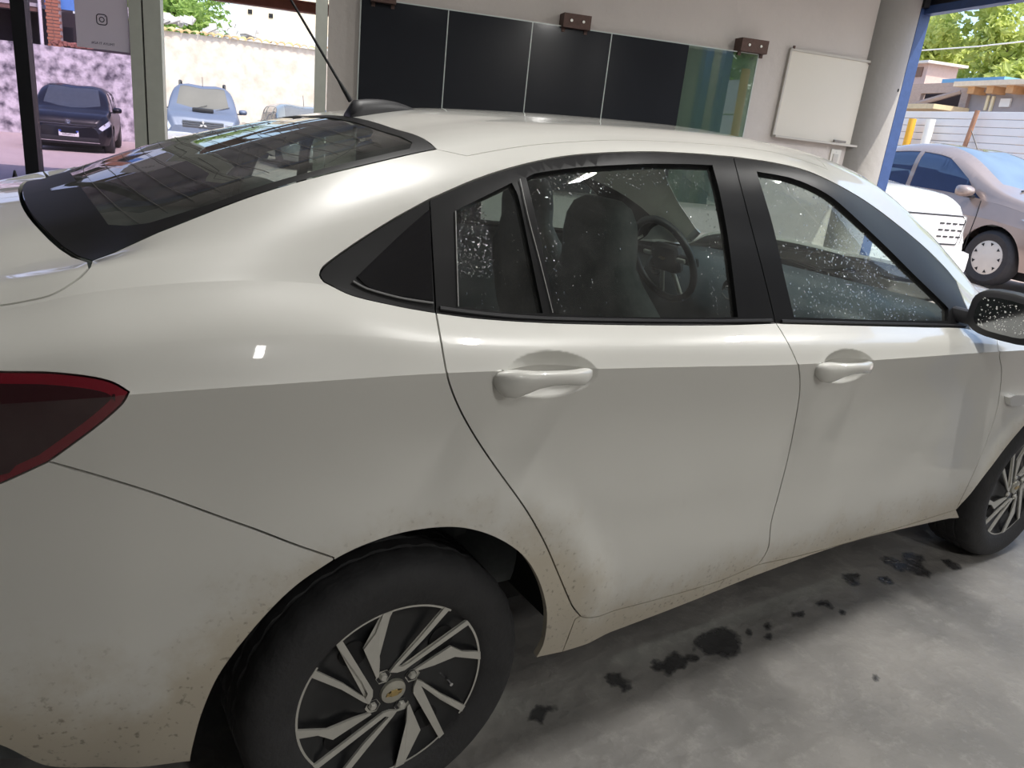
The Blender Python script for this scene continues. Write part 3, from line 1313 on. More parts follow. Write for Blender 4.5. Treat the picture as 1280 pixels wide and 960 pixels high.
# --- shared outlines (photo points on the near flank, turned into body coordinates on the loft)
ARCH_R = [(237, 947), (240, 931), (251, 890), (270, 845), (296, 807), (334, 762), (371, 727), (415, 697)]
ARCH_T = [(415, 697), (450, 680), (495, 665), (540, 657.5), (577, 658), (615, 669), (649, 691), (669, 721), (679, 755), (679.5, 781), (675, 804), (667, 819)]
BUMP_LINE = [(60, 577), (130, 597), (200, 619), (300, 655), (415, 694)]
LAMP_TOP = [(-260, 462), (-120, 460), (0, 465), (60, 466), (110, 471), (140, 478), (161, 490, 1)]
LAMP_LOW = [(161, 490, 1), (152, 505), (120, 533), (60, 577, 1), (0, 604), (-80, 634), (-200, 668)]
REAR_GAP = [(545, 391), (551, 425), (560, 473), (574, 510), (594, 546), (622, 588), (656, 637), (678, 676), (695, 715), (712, 754), (723, 768)]
RDOOR_LOW = [(723, 768, 1), (730, 769.5), (746, 768), (813, 751.5), (897, 727), (947, 706, 1)]
B_GAP = [(970, 404), (980, 420), (990, 439), (999, 463), (999, 496), (987, 563), (973, 619), (964, 653), (961, 682), (956, 694), (947, 706)]
FDOOR_LOW = [(947, 706, 1), (1010, 692), (1122, 660), (1195, 637, 1)]
F_GAP = [(1246, 424), (1249, 445), (1252, 465), (1246, 512), (1229, 563), (1212, 602), (1195, 637)]
BELT_LOW_R = [(545, 391), (590, 397), (640, 401), (700, 404), (800, 406), (900, 406), (970, 404)]
BELT_LOW_F = [(970, 404), (1080, 407), (1160, 409), (1210, 411), (1246, 424)]
DLO_TOP_Q = [(405, 352), (400, 344), (405, 333), (440, 307), (490, 275), (537, 249)]
DLO_TOP_R = [(537, 249), (600, 222), (660, 204), (720, 193.5), (800, 189.5), (860, 191.5), (917, 196)]
DLO_TOP_F = [(917, 196), (960, 202), (1010, 214), (1060, 238), (1100, 264), (1150, 304), (1180, 333), (1196, 352)]
DLO_SAIL = [(1196, 352, 1), (1206, 378), (1212, 392), (1213, 411)]
DLO_LOW_Q = [(545, 391), (500, 383), (440, 369), (405, 352)]
TRUNK_GAP = [(112, 334), (100, 347), (66, 368), (30, 377), (0, 382), (-60, 390), (-150, 400)]
CAR_TAIL, CAR_NOSE = -1.015, 3.465
V_SCR = V_CANT + .75       # edge of the windscreen low on the pillar


def scr(x):
    """edge of the windscreen up the pillar"""
    f = min(max((x - 1.55) / .45, 0), 1)
    return V_EDGE + .40 + (V_SCR - V_EDGE - .40) * f * f * (3 - 2 * f)


# glass edges on the loft
RG_X0, RG_X1 = -.47, .155


def rear_glass_outline(m):
    """outline of the rear window, m metres inside its edge"""
    side = [(x, V_EDGE + m / .13) for x in np.linspace(RG_X0 + m * 1.1, RG_X1 - m, 16)]
    top = [(RG_X1 - m + .012 * math.sin(math.pi / 2 * k / 8), V_EDGE + m / .13 + (V_TOP - V_EDGE - m / .13) * k / 8) for k in range(1, 9)]
    bot = [(-.545 + m * 1.6 + (.075 - m * .5) * (k / 10)**2.4, V_TOP - (V_TOP - V_EDGE - m / .13) * k / 10) for k in range(0, 10)]
    return np.array(side + top + bot)


def quarter(side):
    poly = CAR.outline(
        ('p', BUMP_LINE), ('p', ARCH_T),
        ('p', [(667, 819, 1), (684, 815.5), (700, 812)]), ('p', [(704, 803), (706, 797), (716, 771)]),
        ('p', [(722, 767, 1)] + REAR_GAP[::-1][1:]),
        ('p', DLO_LOW_Q), ('p', DLO_TOP_Q), ('p', DLO_TOP_R), ('p', DLO_TOP_F), ('p', DLO_SAIL[:-1]),
        ('p', [(1213, 411), (1216, 413)]),
        ('u', [(2.02, V_BELT + .02), (2.12, V_BELT + .4), (2.195, V_CANT), (2.19, V_SCR)]),
        ('u', [(x, scr(x)) for x in np.linspace(2.19, 1.42, 30)]),
        ('u', [(1.42, scr(1.42)), (1.365, V_EDGE + .40), (1.35, V_EDGE), (1.34, V_EDGE - .35), (1.30, V_EDGE - .35), (.20, V_EDGE - .35), (.155, V_EDGE)]),
        ('u', [(x, V_EDGE) for x in np.linspace(.155, -.47, 20)]),
        ('p', TRUNK_GAP), ('u', [(-.80, 6.6), (-.90, 6.2)]),
        ('p', LAMP_TOP), ('p', LAMP_LOW[:4]))
    return panel(CAR, 'quarter_panel', poly, M_WHITE, car, side=side, attr=dirt_at, gap=.0018, disp=flare)


def sill(side):
    poly = CAR.outline(('p', [(706, 797), (716, 771), (723, 768, 1)]), ('p', RDOOR_LOW), ('p', FDOOR_LOW),
                       ('p', [(1195, 637, 1), (1196, 645)]), ('p', [(1195, 646, 1), (1066, 677), (954, 716), (841, 761), (729, 803), (700, 812)]))
    return panel(CAR, 'sill_panel', poly, M_WHITE, car, side=side, attr=dirt_at, disp=flare, gap=.0015, lip=.014)


def bumper(side):
    poly = CAR.outline(('p', BUMP_LINE), ('p', ARCH_R[::-1]), ('p', [(237, 947), (150, 957), (60, 958), (0, 932), (-120, 900)]),
                       ('u', [(-.95, 1.6), (CAR_TAIL, 2.0), (CAR_TAIL, 4.2)]), ('p', LAMP_LOW[::-1][:4]))
    return panel(CAR, 'rear_bumper', poly, M_WHITE, car, side=side, attr=dirt_at, gap=.0018, disp=flare)


def lamp(side):
    poly = CAR.outline(('p', LAMP_TOP), ('p', LAMP_LOW), ('u', [(CAR_TAIL, 4.0), (CAR_TAIL, 5.4)]))
    o = panel(CAR, 'tail_lamp', poly, M_REDRIM, car, side=side, gap=.0015, lip=.03, off=.001)
    inner = shrink(poly, .017, CAR)
    q = panel(CAR, 'lamp_lens', inner, M_REDLENS, o, side=side, gap=0, lip=.004, off=.005)
    q['label'] = 'dark smoked lens inside the red rim'
    return o


# door-handle dents: (x, z, half length, half height, depth)
def handle_spec(px0, px1, pz):
    a = CAR.S(*[np.array([c]) for c in CAR.pix(px0[0], px0[1])])[0]
    b = CAR.S(*[np.array([c]) for c in CAR.pix(px1[0], px1[1])])[0]
    return a, b


RH_A, RH_B = handle_spec((617, 471), (739, 466), 0)
FH_A, FH_B = handle_spec((1020, 459), (1087, 456), 0)


def dent(a, b, tilt):
    cx = a[0] * .42 + b[0] * .58
    cz = a[2] * .42 + b[2] * .58 - .004
    L = (b[0] - a[0]) * .50

    def f(x, z):
        zz = z - cz - (x - cx) * tilt
        q = ((x - cx) / L)**2 + (zz / .044)**2
        return .034 * np.clip(1 - q, 0, 1)**1.1 * (q < 1)
    return f, (cx, cz, L * 1.08, .050, 34)


SL_R = (RH_B[2] - RH_A[2]) / (RH_B[0] - RH_A[0])
SL_F = (FH_B[2] - FH_A[2]) / (FH_B[0] - FH_A[0])
DENT_R, DN_R = dent(RH_A, RH_B, SL_R)
DENT_F, DN_F = dent(FH_A, FH_B, SL_F)


def door_handle(a, b, parent, side):
    """pull handle: broad rounded lobe at the back, slim grip, rounded front foot"""
    bm = bmesh.new()
    L = b[0] - a[0]
    sl = (b[2] - a[2]) / L
    st = [(.0, -.004, .004, .004, .002), (.03, -.008, .010, .016, .006), (.09, -.011, .017, .024, .012), (.17, -.010, .020, .026, .018), (.26, -.005, .018, .021, .026), (.36, .0, .015, .016, .032),
          (.50, .003, .013, .0135, .035), (.64, .003, .013, .013, .034), (.76, .001, .014, .015, .029), (.86, -.001, .014, .0165, .020), (.93, .0, .012, .013, .012), (.98, .001, .007, .008, .006), (1.0, .002, .003, .003, .002)]
    rings = []
    n = 18
    scl = L / .235
    for f, dz, ry, rz, out in st:
        x = a[0] + L * f
        z = a[2] + (x - a[0]) * sl + dz
        y0 = -float(Wd(np.array([x]))[0]) - out * .85 + .002
        ring = []
        for k in range(n):
            t = 2 * math.pi * k / n
            c, s = math.cos(t), math.sin(t)
            zz = rz * math.copysign(abs(s)**.8, s)
            ring.append(bm.verts.new((x, (y0 + ry * .9 * math.copysign(abs(c)**.8, c)) * -side * 1.0 * (1 if side < 0 else 1), z + zz)))
        rings.append(ring)
    for i in range(len(rings) - 1):
        for k in range(n):
            bm.faces.new((rings[i][k], rings[i][(k + 1) % n], rings[i + 1][(k + 1) % n], rings[i + 1][k]))
    bm.faces.new(rings[0])
    bm.faces.new(rings[-1])
    return obj('door_handle', bm, M_WHITE, parent, smooth=70)


RD_MAIN = [(658, 222, 1), (668, 216.5), (720, 209), (800, 204.5), (850, 204.5), (891, 206, 1), (900, 240), (911, 300), (923, 396.5, 1), (860, 397), (780, 396), (694, 393, 1), (686, 350), (672, 280)]
RD_SMALL = [(570, 263, 1), (600, 248), (640, 228, 1), (648, 245), (662, 310), (679, 391.5, 1), (640, 391), (574, 383, 1), (572, 330)]
FD_MAIN = [(946, 214, 1), (985, 221), (1013, 231), (1040, 246), (1070, 272), (1110, 310), (1145, 345), (1172, 371), (1186, 385, 1), (1186, 401, 1), (1100, 400), (993, 396.5, 1), (982, 350), (966, 280)]
Q_GLASS = [(446, 346, 1), (480, 313), (510, 285), (537, 262, 1), (539, 320), (541, 376, 1), (500, 370), (462, 360)]


def doors(side):
    white = CAR.outline(('p', REAR_GAP), ('p', RDOOR_LOW), ('p', B_GAP[::-1]), ('p', BELT_LOW_R[::-1]))
    rd = panel(CAR, 'rear_door', white, M_WHITE, car, side=side, attr=dirt_at, disp=lambda x, z: DENT_R(x, z) + flare(x, z), dense=DN_R, gap=.0018)
    fr_out = CAR.outline(('p', DLO_TOP_R), ('p', [(917, 196, 1), (936, 270), (953, 335), (970, 404)]), ('p', BELT_LOW_R[::-1]), ('p', [(545, 391), (541, 320), (537, 249)]))
    main = CAR.outline(('p', RD_MAIN + [RD_MAIN[0]]))
    small = CAR.outline(('p', RD_SMALL + [RD_SMALL[0]]))
    panel(CAR, 'window_frame', fr_out, M_BLACKGLOSS, rd, holes=[main, small], hgap=0, side=side, gap=.0016, lip=.02, off=-.001)
    g = panel(CAR, 'window_glass', main, M_GLASS, rd, side=side, gap=-.006, lip=0, off=-.012)
    panel(CAR, 'quarter_light', small, M_GLASS, rd, side=side, gap=-.006, lip=0, off=-.008)
    door_handle(RH_A, RH_B, rd, side)
    white = CAR.outline(('p', B_GAP), ('p', FDOOR_LOW), ('p', F_GAP[::-1]), ('p', BELT_LOW_F[::-1]))
    fd = panel(CAR, 'front_door', white, M_WHITE, car, side=side, attr=dirt_at, disp=lambda x, z: DENT_F(x, z) + flare(x, z), dense=DN_F, gap=.0018)
    fr_out = CAR.outline(('p', DLO_TOP_F), ('p', DLO_SAIL), ('p', [(1213, 411), (1160, 409), (1080, 407), (970, 404)]), ('p', [(970, 404, 1), (953, 335), (936, 270), (917, 196)]))
    fmain = CAR.outline(('p', FD_MAIN + [FD_MAIN[0]]))
    panel(CAR, 'window_frame', fr_out, M_BLACKGLOSS, fd, holes=[fmain], hgap=0, side=side, gap=.0016, lip=.02, off=-.001)
    g2 = panel(CAR, 'window_glass', fmain, M_GLASS, fd, side=side, gap=-.006, lip=0, off=-.012)
    door_handle(FH_A, FH_B, fd, side)
    qo = CAR.outline(('p', DLO_TOP_Q), ('p', [(537, 249, 1), (541, 320), (545, 391)]), ('p', DLO_LOW_Q))
    qw = panel(CAR, 'quarter_window', qo, M_BLACKGLOSS, car, side=side, gap=.0016, lip=.02, off=-.001)
    qg = CAR.outline(('p', Q_GLASS + [Q_GLASS[0]]))
    panel(CAR, 'quarter_glass', qg, M_QGLASS, qw, side=side, gap=0, lip=.003, off=.0015)
    return rd, fd, qw, main, small, fmain





def fender(side):
    poly = CAR.outline(('p', [(1216, 413), (1228, 416), (1246, 424)]), ('p', F_GAP), ('p', [(1195, 637, 1), (1212, 617), (1233, 587), (1254, 558), (1280, 527)]),
                       ('z', [(2.33, .615), (2.40, .672), (2.50, .712), (2.6, .724), (2.72, .712), (2.83, .665), (2.93, .58), (3.0, .46), (3.02, .35)]),
                       ('z', [(3.02, .35), (3.10, .55), (3.13, .70)]), ('u', [(3.15, 5.5), (3.12, V_BELT)]),
                       ('u', [(3.12, V_BELT), (2.6, V_BELT + .25), (2.2, V_BELT + .5), (2.11, V_BELT + .45), (2.02, V_BELT + .02)]))
    f = panel(CAR, 'front_fender', poly, M_WHITE, car, side=side, attr=dirt_at, gap=.0018, disp=flare)
    ind = CAR.outline(('p', [(1255, 495), (1262, 492), (1276, 492.5), (1281, 495), (1275, 503), (1262, 506), (1257, 505), (1255, 495)]), step=3)
    l = panel(CAR, 'side_indicator', ind, M_LENSCLEAR, f, side=side, gap=0, lip=.022, off=.018)
    return f


def front_bumper(side):
    poly = CAR.outline(('z', [(3.02, .35), (3.10, .55), (3.13, .70)]), ('u', [(3.15, 5.5), (3.12, V_BELT), (3.2, V_BELT + 1), (CAR_NOSE, V_EDGE), (CAR_NOSE, V_TOP)]),
                       ('u', [(CAR_NOSE, 0.2), (3.0, .2)]))
    return poly


FLANK = [quarter(-1), sill(-1), bumper(-1), lamp(-1), fender(-1)]
DOORS = doors(-1)
FLANK += [DOORS[0], DOORS[1], DOORS[2]]
for _p in FLANK:
    mirrored(_p, car)

# nose and tail closed off with full-width mouldings
poly = np.array([(3.05, .3), (3.13, 3.4), (3.15, 5.5), (3.12, V_BELT), (3.2, V_EDGE)] + [(3.28 + .10 * (k / 8), V_EDGE + 2 * k / 8) for k in range(1, 9)] +
                [(CAR_NOSE, V_TOP), (CAR_NOSE, .3)])
panel(CAR, 'front_bumper', CAR.outline(('u', [tuple(p) for p in poly] + [tuple(poly[0])])), M_WHITE, car, both=True, attr=dirt_at, lip=.01)
poly = [(3.12, V_BELT), (2.6, V_BELT + .25), (2.2, V_BELT + .5), (2.20, V_CANT), (2.225, V_EDGE), (2.30, V_EDGE + 1), (2.36, V_TOP), (3.38, V_TOP), (3.28, V_EDGE + .3), (3.2, V_EDGE), (3.12, V_BELT)]
panel(CAR, 'bonnet', CAR.outline(('u', poly)), M_WHITE, car, both=True, gap=.002)
# roof skin
poly = [(.155, V_EDGE), (.20, V_EDGE - .35), (1.30, V_EDGE - .35), (1.34, V_EDGE - .35), (1.35, V_EDGE), (1.365, V_EDGE + .40), (1.38, V_EDGE + 1), (1.40, V_TOP), (RG_X1 + .014, V_TOP), (RG_X1 + .012, V_EDGE + 1.5), (RG_X1 + .008, V_EDGE + .9), (.155, V_EDGE)]
panel(CAR, 'roof', CAR.outline(('u', poly)), M_WHITE, car, both=True, gap=.0004, lip=.012)
# boot lid
poly = CAR.outline(('p', TRUNK_GAP), ('u', [(-.80, 6.6), (-.90, 6.2), (-.97, 6.6), (-.985, V_BELT), (-1.0, V_EDGE), (-1.0, V_TOP), (-.55, V_TOP)] +
                   [(-.55 + .075 * (k / 10)**2.4, V_TOP - 2 * k / 10) for k in range(1, 11)]))
panel(CAR, 'boot_lid', poly, M_WHITE, car, both=True, gap=.002)
bm = bmesh.new()
_P = CAR.S(np.full(40, CAR_TAIL + .012), np.linspace(2.0, V_TOP - 1e-5, 40))
_ring = [Vector(p) for p in _P] + [Vector((p[0], -p[1], p[2])) for p in _P[::-1][1:]]
_c = Vector((CAR_TAIL, 0, .76))
_rings = []
for k, dx in ((1.0, 0), (.93, -.022), (.7, -.045), (.35, -.055)):
    _rings.append([bm.verts.new((p.x + dx, _c.y + (p.y - _c.y) * k, _c.z + (p.z - _c.z) * k)) for p in _ring])
for A, B in zip(_rings[:-1], _rings[1:]):
    for k in range(len(A)):
        bm.faces.new((A[k], A[(k + 1) % len(A)], B[(k + 1) % len(A)], B[k]))
bm.faces.new(_rings[-1])
obj('tail_panel', bm, M_WHITE, car, smooth=50)
bm = bmesh.new()
add_box(bm, Vector((-.86, 0, .36)), (.30, 1.0, .14), None, .04)
obj('rear_valance', bm, M_BLACKPLASTIC, car, smooth=40)
# rear window: clear middle, black printed border, heater lines
rw = panel(CAR, 'rear_window', rear_glass_outline(0.0), M_REARGLASS, car, both=True, gap=.001, lip=.006, off=-.001)
bo = rear_glass_outline(.001)
_sv, _tp, _bt = V_EDGE + .10, RG_X1 - .03, -.545 + .105
bi = np.array([(x, _sv) for x in np.linspace(RG_X0 + .20, _tp - .02, 14)] + [(_tp, _sv + .12)] +
              [(_tp + .012 * math.sin(math.pi / 2 * q / 8), _sv + .12 + (V_TOP - _sv - .12) * q / 8) for q in range(1, 9)] +
              [(_bt + .012 * (q / 10)**2, V_TOP - (V_TOP - _sv - .45) * q / 10) for q in range(0, 11)] +
              [(_bt + .035, _sv + .27), (_bt + .065, _sv + .12)])


def border(side):
    o = bo.copy()
    i = bi.copy()
    i[:, 1] = np.minimum(i[:, 1], V_TOP + 1)
    return panel(CAR, 'glass_border', o, M_BLACKGLOSS, rw, holes=[i], hgap=0, side=side, gap=.0005, lip=0, off=.0006, du=.02)


bi[:, 1] = np.where(bi[:, 1] > V_TOP - .02, V_TOP - .0005, bi[:, 1])
for _sd in (-1, 1):
    border(_sd)
bm = bmesh.new()
for k in range(11):
    f = (k + 1) / 12
    pts = []
    for j in range(0, 25):
        vv = V_EDGE + .30 + (V_TOP - V_EDGE - .30) * j / 24
        x = -.42 + f * .53 - (.045 * (1 - f)) * (1 - (1 - (vv - V_EDGE) / 2)**2)
        P = CAR.S([x], [min(vv, V_TOP - 1e-5)])[0]
        pts.append(Vector(P) + Vector((0, 0, .0015)))
    full = pts + [Vector((p.x, -p.y, p.z)) for p in pts[::-1][1:]]
    add_tube(bm, full, .0007, 4)
o = obj('heater_lines', bm, pm('heater_print', (.12, .11, .10), .6), rw)
o['kind'] = 'stuff'
# windscreen
poly = [(1.42, scr(1.42)), (1.37, V_EDGE + .41), (1.385, V_EDGE + 1), (1.405, V_TOP), (2.35, V_TOP), (2.29, V_EDGE + 1), (2.22, V_EDGE), (2.195, V_SCR)] + [(x, scr(x)) for x in np.linspace(2.19, 1.44, 20)]
panel(CAR, 'windscreen', CAR.outline(('u', poly + [poly[0]])), M_WSHIELD, car, both=True, gap=.001, lip=.006, off=-.002)

# inner lining of the flanks, keeps the gaps dark; the door cards face the cabin


def in_arch(x, z, r=.455):
    return min((x - 0.0)**2, (x - 2.6)**2) + (z - .31)**2 < r * r


for _sd in (-1, 1):
    bm = bmesh.new()
    xs = np.linspace(-.98, 3.3, 108)
    vs = np.linspace(1.25, 6.85, 26)
    grid = {}
    for i, x in enumerate(xs):
        P = CAR.S(np.full(len(vs), x), vs)
        for j, p in enumerate(P):
            k = np.clip((abs(p[1]) - .038) / abs(p[1]), 0, 1)
            grid[i, j] = (p[0], p[1] * k * -_sd, p[2] - .004)
    cache = {}
    for i in range(len(xs) - 1):
        for j in range(len(vs) - 1):
            q = [grid[i, j], grid[i + 1, j], grid[i + 1, j + 1], grid[i, j + 1]]
            cx, cz = sum(p[0] for p in q) / 4, sum(p[2] for p in q) / 4
            if in_arch(cx, cz):
                continue
            f = []
            for kk in ((i, j), (i + 1, j), (i + 1, j + 1), (i, j + 1)):
                if kk not in cache:
                    cache[kk] = bm.verts.new(grid[kk])
                f.append(cache[kk])
            bm.faces.new(f)
    obj('door_lining', bm, M_TRIMGREY, car, smooth=60)
    # wheel housings
    for cx in (0.0, 2.6):
        bm = bmesh.new()
        n = 28
        ra = [(cx + .405 * math.cos(math.pi * k / n), .33 + .39 * math.sin(math.pi * k / n)) for k in range(n + 1)]
        A = [bm.verts.new((x, (.81 - .06 * (z < .42)) * _sd, z)) for x, z in ra]
        B = [bm.verts.new((x, .50 * _sd, z)) for x, z in ra]
        for k in range(n):
            bm.faces.new((A[k], A[k + 1], B[k + 1], B[k]))
        bm.faces.new(B)
        obj('wheel_housing', bm, M_DARK, car, smooth=40)

# floor pan, boot shelf, headliner, pillar trims
bm = bmesh.new()
add_box(bm, Vector((1.32, 0, .25)), (1.6, 1.30, .05), None, .01)
add_box(bm, Vector((1.2, 0, .22)), (4.2, .96, .08), None, .01)
obj('floor_pan', bm, M_DARK, car, smooth=40)
bm = bmesh.new()
add_box(bm, Vector((-.24, 0, 1.055)), (.44, 1.28, .03), None, .01)
add_box(bm, Vector((-.44, 0, .66)), (.03, 1.24, .8), None)
obj('parcel_shelf', bm, M_TRIMGREY, car, smooth=40)


def lining(name, u0, u1, nu, v0, v1, nv, inset, mat):
    for _sd in (-1, 1):
        bm = bmesh.new()
        G = []
        for x in np.linspace(u0, u1, nu):
            P = CAR.S(np.full(nv, x), np.minimum(np.linspace(v0(x), v1(x), nv), V_TOP - 1e-5))
            G.append([bm.verts.new((p[0], (p[1] + inset * (abs(p[1]) > .02) * min(1, abs(p[1]) / .3)) * -_sd, p[2] - inset * .8)) for p in P])
        for i in range(nu - 1):
            for j in range(nv - 1):
                bm.faces.new((G[i][j], G[i + 1][j], G[i + 1][j + 1], G[i][j + 1]))
        obj(name, bm, mat, car, smooth=60)


lining('headliner', .18, 1.37, 18, lambda x: 9.1, lambda x: V_TOP, 12, .035, M_HEADLINER)
lining('pillar_trim', 1.40, 2.12, 14, lambda x: 8.60, lambda x: scr(x) - .04, 9, .022, M_HEADLINER)
lining('rear_pillar_trim', -.45, .05, 8, lambda x: 7.1 + max(0, x + .12) * 8, lambda x: 9.9, 8, .03, M_TRIMGREY)


def blob(name, secs, mat, parent, n=20, p=.75, loc=(0, 0, 0), ry=0.0):
    """cushion: rounded-rectangle sections (z, x-centre, half depth, half width) stacked upwards"""
    bm = bmesh.new()
    rings = []
    for z, xc, hd, hw in secs:
        r = []
        for k in range(n):
            t = 2 * math.pi * k / n
            c, s = math.cos(t), math.sin(t)
            r.append(bm.verts.new((xc + hd * math.copysign(abs(c)**p, c), hw * math.copysign(abs(s)**p, s), z)))
        rings.append(r)
    for i in range(len(rings) - 1):
        for k in range(n):
            bm.faces.new((rings[i][k], rings[i][(k + 1) % n], rings[i + 1][(k + 1) % n], rings[i + 1][k]))
    bm.faces.new(rings[0][::-1])
    bm.faces.new(rings[-1])
    o = obj(name, bm, mat, parent, smooth=70)
    o.location = loc
    o.rotation_euler = (0, ry, 0)
    return o


def front_seat(x, y, parent):
    back = blob('seat_back', [(.50, .20, .06, .20), (.60, .16, .085, .25), (.75, .10, .085, .265), (.90, .05, .075, .255), (1.0, .015, .065, .22), (1.06, .0, .055, .165),
                              (1.10, -.01, .052, .135), (1.16, -.015, .055, .132), (1.21, -.018, .052, .122), (1.245, -.02, .042, .10), (1.262, -.02, .024, .065)], M_SEAT, parent, loc=(x, y, 0))
    blob('seat_base', [(.34, .40, .24, .22), (.42, .42, .27, .25), (.50, .44, .27, .255), (.53, .45, .22, .2)], M_SEAT, back)
    return back


front_seat(.74, -.37, car)
front_seat(1.0, .37, car)
rs = blob('rear_seat', [(.50, .10, .09, .60), (.62, .06, .10, .64), (.85, .0, .09, .63), (1.0, -.05, .07, .60), (1.05, -.06, .05, .56)], M_SEAT, car, n=36, p=.45, loc=(.12, 0, 0))
blob('rear_bench', [(.34, .28, .26, .6), (.45, .30, .28, .64), (.52, .30, .25, .6)], M_SEAT, rs, n=36, p=.45)
for _y in (-.36, .36):
    blob('headrest', [(1.04, -.06, .04, .10), (1.08, -.06, .05, .13), (1.15, -.07, .05, .13), (1.19, -.075, .03, .10)], M_SEAT, rs).location = (0, _y, 0)

# dashboard and steering wheel
bm = bmesh.new()
prof = [(1.86, .50), (1.88, .66), (1.86, .78), (1.84, .86), (1.87, .925), (1.93, .955), (2.02, .965), (2.20, .975), (2.26, .955), (2.26, .50)]
N_ = 22
G = []
for j in range(N_ + 1):
    y = -.70 + 1.40 * j / N_
    G.append([bm.verts.new((px + .06 * (abs(y) / .7)**2 * (1 if px < 2.0 else 0), y, pz - .015 * (abs(y) / .7)**4 + (.035 * math.exp(-((y - .37) / .16)**2) if 1.83 < px < 1.98 and pz > .84 else 0))) for px, pz in prof])
for j in range(N_):
    for i in range(len(prof) - 1):
        bm.faces.new((G[j][i], G[j][i + 1], G[j + 1][i + 1], G[j + 1][i]))
bm.faces.new(G[0])
bm.faces.new(G[-1][::-1])
dash = obj('dashboard', bm, M_DASH, car, smooth=50)
for _y in (-.60, -.12, .12, .60):
    bm = bmesh.new()
    add_lathe(bm, [(.0, .004), (.030, .004), (.036, .0), (.042, -.006), (.046, .004), (.040, .012)], 20, 'x', (1.855 - .008 + .05 * (abs(_y) / .7)**2, _y, .885))
    for k in range(4):
        add_box(bm, Vector((1.85 + .05 * (abs(_y) / .7)**2, _y, .865 + .013 * k)), (.008, .064, .003))
    obj('air_vent', bm, M_BLACKPLASTIC, dash, smooth=40)

SWC = Vector((1.69, .37, .955))
swe = empty('steering_wheel', SWC, 0, car)
swe.rotation_euler = (0, math.radians(-24), 0)
bm = bmesh.new()
n, m = 40, 10
rings = []
for k in range(n):
    a = 2 * math.pi * k / n
    rr = .178
    ring = []
    for q in range(m):
        b = 2 * math.pi * q / m
        r2 = rr + .0155 * math.cos(b)
        ring.append(bm.verts.new((.0155 * math.sin(b), r2 * math.cos(a), r2 * math.sin(a))))
    rings.append(ring)
for k in range(n):
    for q in range(m):
        bm.faces.new((rings[k][q], rings[k][(q + 1) % m], rings[(k + 1) % n][(q + 1) % m], rings[(k + 1) % n][q]))
obj('wheel_rim', bm, M_BLACKPLASTIC, swe, smooth=80)
bm = bmesh.new()
add_box(bm, Vector((.025, 0, .0)), (.05, .15, .12), None, .025)
add_box(bm, Vector((.025, .10, .01)), (.02, .16, .035), None, .008)
add_box(bm, Vector((.025, -.10, .01)), (.02, .16, .035), None, .008)
obj('wheel_hub', bm, M_BLACKPLASTIC, swe, smooth=50)
for s_ in (-1, 1):
    bm = bmesh.new()
    add_box(bm, Vector((.018, .045 * s_, -.11)), (.012, .022, .13), Matrix.Rotation(.25 * s_, 3, 'X'), .005)
    add_box(bm, Vector((.010, .10 * s_, .012)), (.012, .045, .018), None, .004)
    obj('silver_spoke', bm, M_SILVER, swe, smooth=50)


def bowtie(name, parent, c, w, h, axis, mat, depth=.003):
    """flattened cross emblem, drawn in the plane across `axis`"""
    s = .18 * w
    q = h / 2
    pts = [(-w / 2, -q * .55), (-w * .17, -q * .55), (-w * .17 - .02 * w, -q), (w * .20, -q), (w * .22, -q * .55), (w / 2 - s * .5, -q * .55), (w / 2, q * .55), (w * .17, q * .55), (w * .19, q), (-w * .20, q), (-w * .22, q * .55), (-w / 2 + s * .5, q * .55)]
    bm = bmesh.new()
    if axis == 'x':
        P = [(c[0], c[1] - a, c[2] + b) for a, b in pts]
        add_prism(bm, P, (-depth, 0, 0))
    else:
        P = [(c[0] + a, c[1], c[2] + b) for a, b in pts]
        add_prism(bm, P, (0, -depth, 0))
    return obj(name, bm, mat, parent)


bowtie('emblem', swe, (-.001, 0, .01), .040, .015, 'x', M_GOLD)

# --- wheels: measured on the wheel plane, built once about the hub
WZ, WY = .303, -.80


def wp(zx, zy):
    P = on_plane(340 + zx / 4, 720 + zy / 4, (0, WY, 0), (0, 1, 0))
    return np.array([P[0], P[2] - WZ])


_bar = [(540, 178), (588, 170), (517, 297), (523, 400), (519, 480), (507, 492), (442, 345), (503, 262)]
_arm1 = [(320, 333), (357, 319), (470, 520), (488, 548), (487, 580), (470, 620), (449, 592), (462, 568), (455, 540)]
_arm2 = [(222, 452), (336, 515), (450, 590), (470, 620), (440, 609), (330, 545), (209, 484)]
BAR = [wp(*p) for p in _bar]
ARM1 = [wp(*p) for p in _arm1]
ARM2 = [wp(*p) for p in _arm2]
HUBO = wp(592, 557)


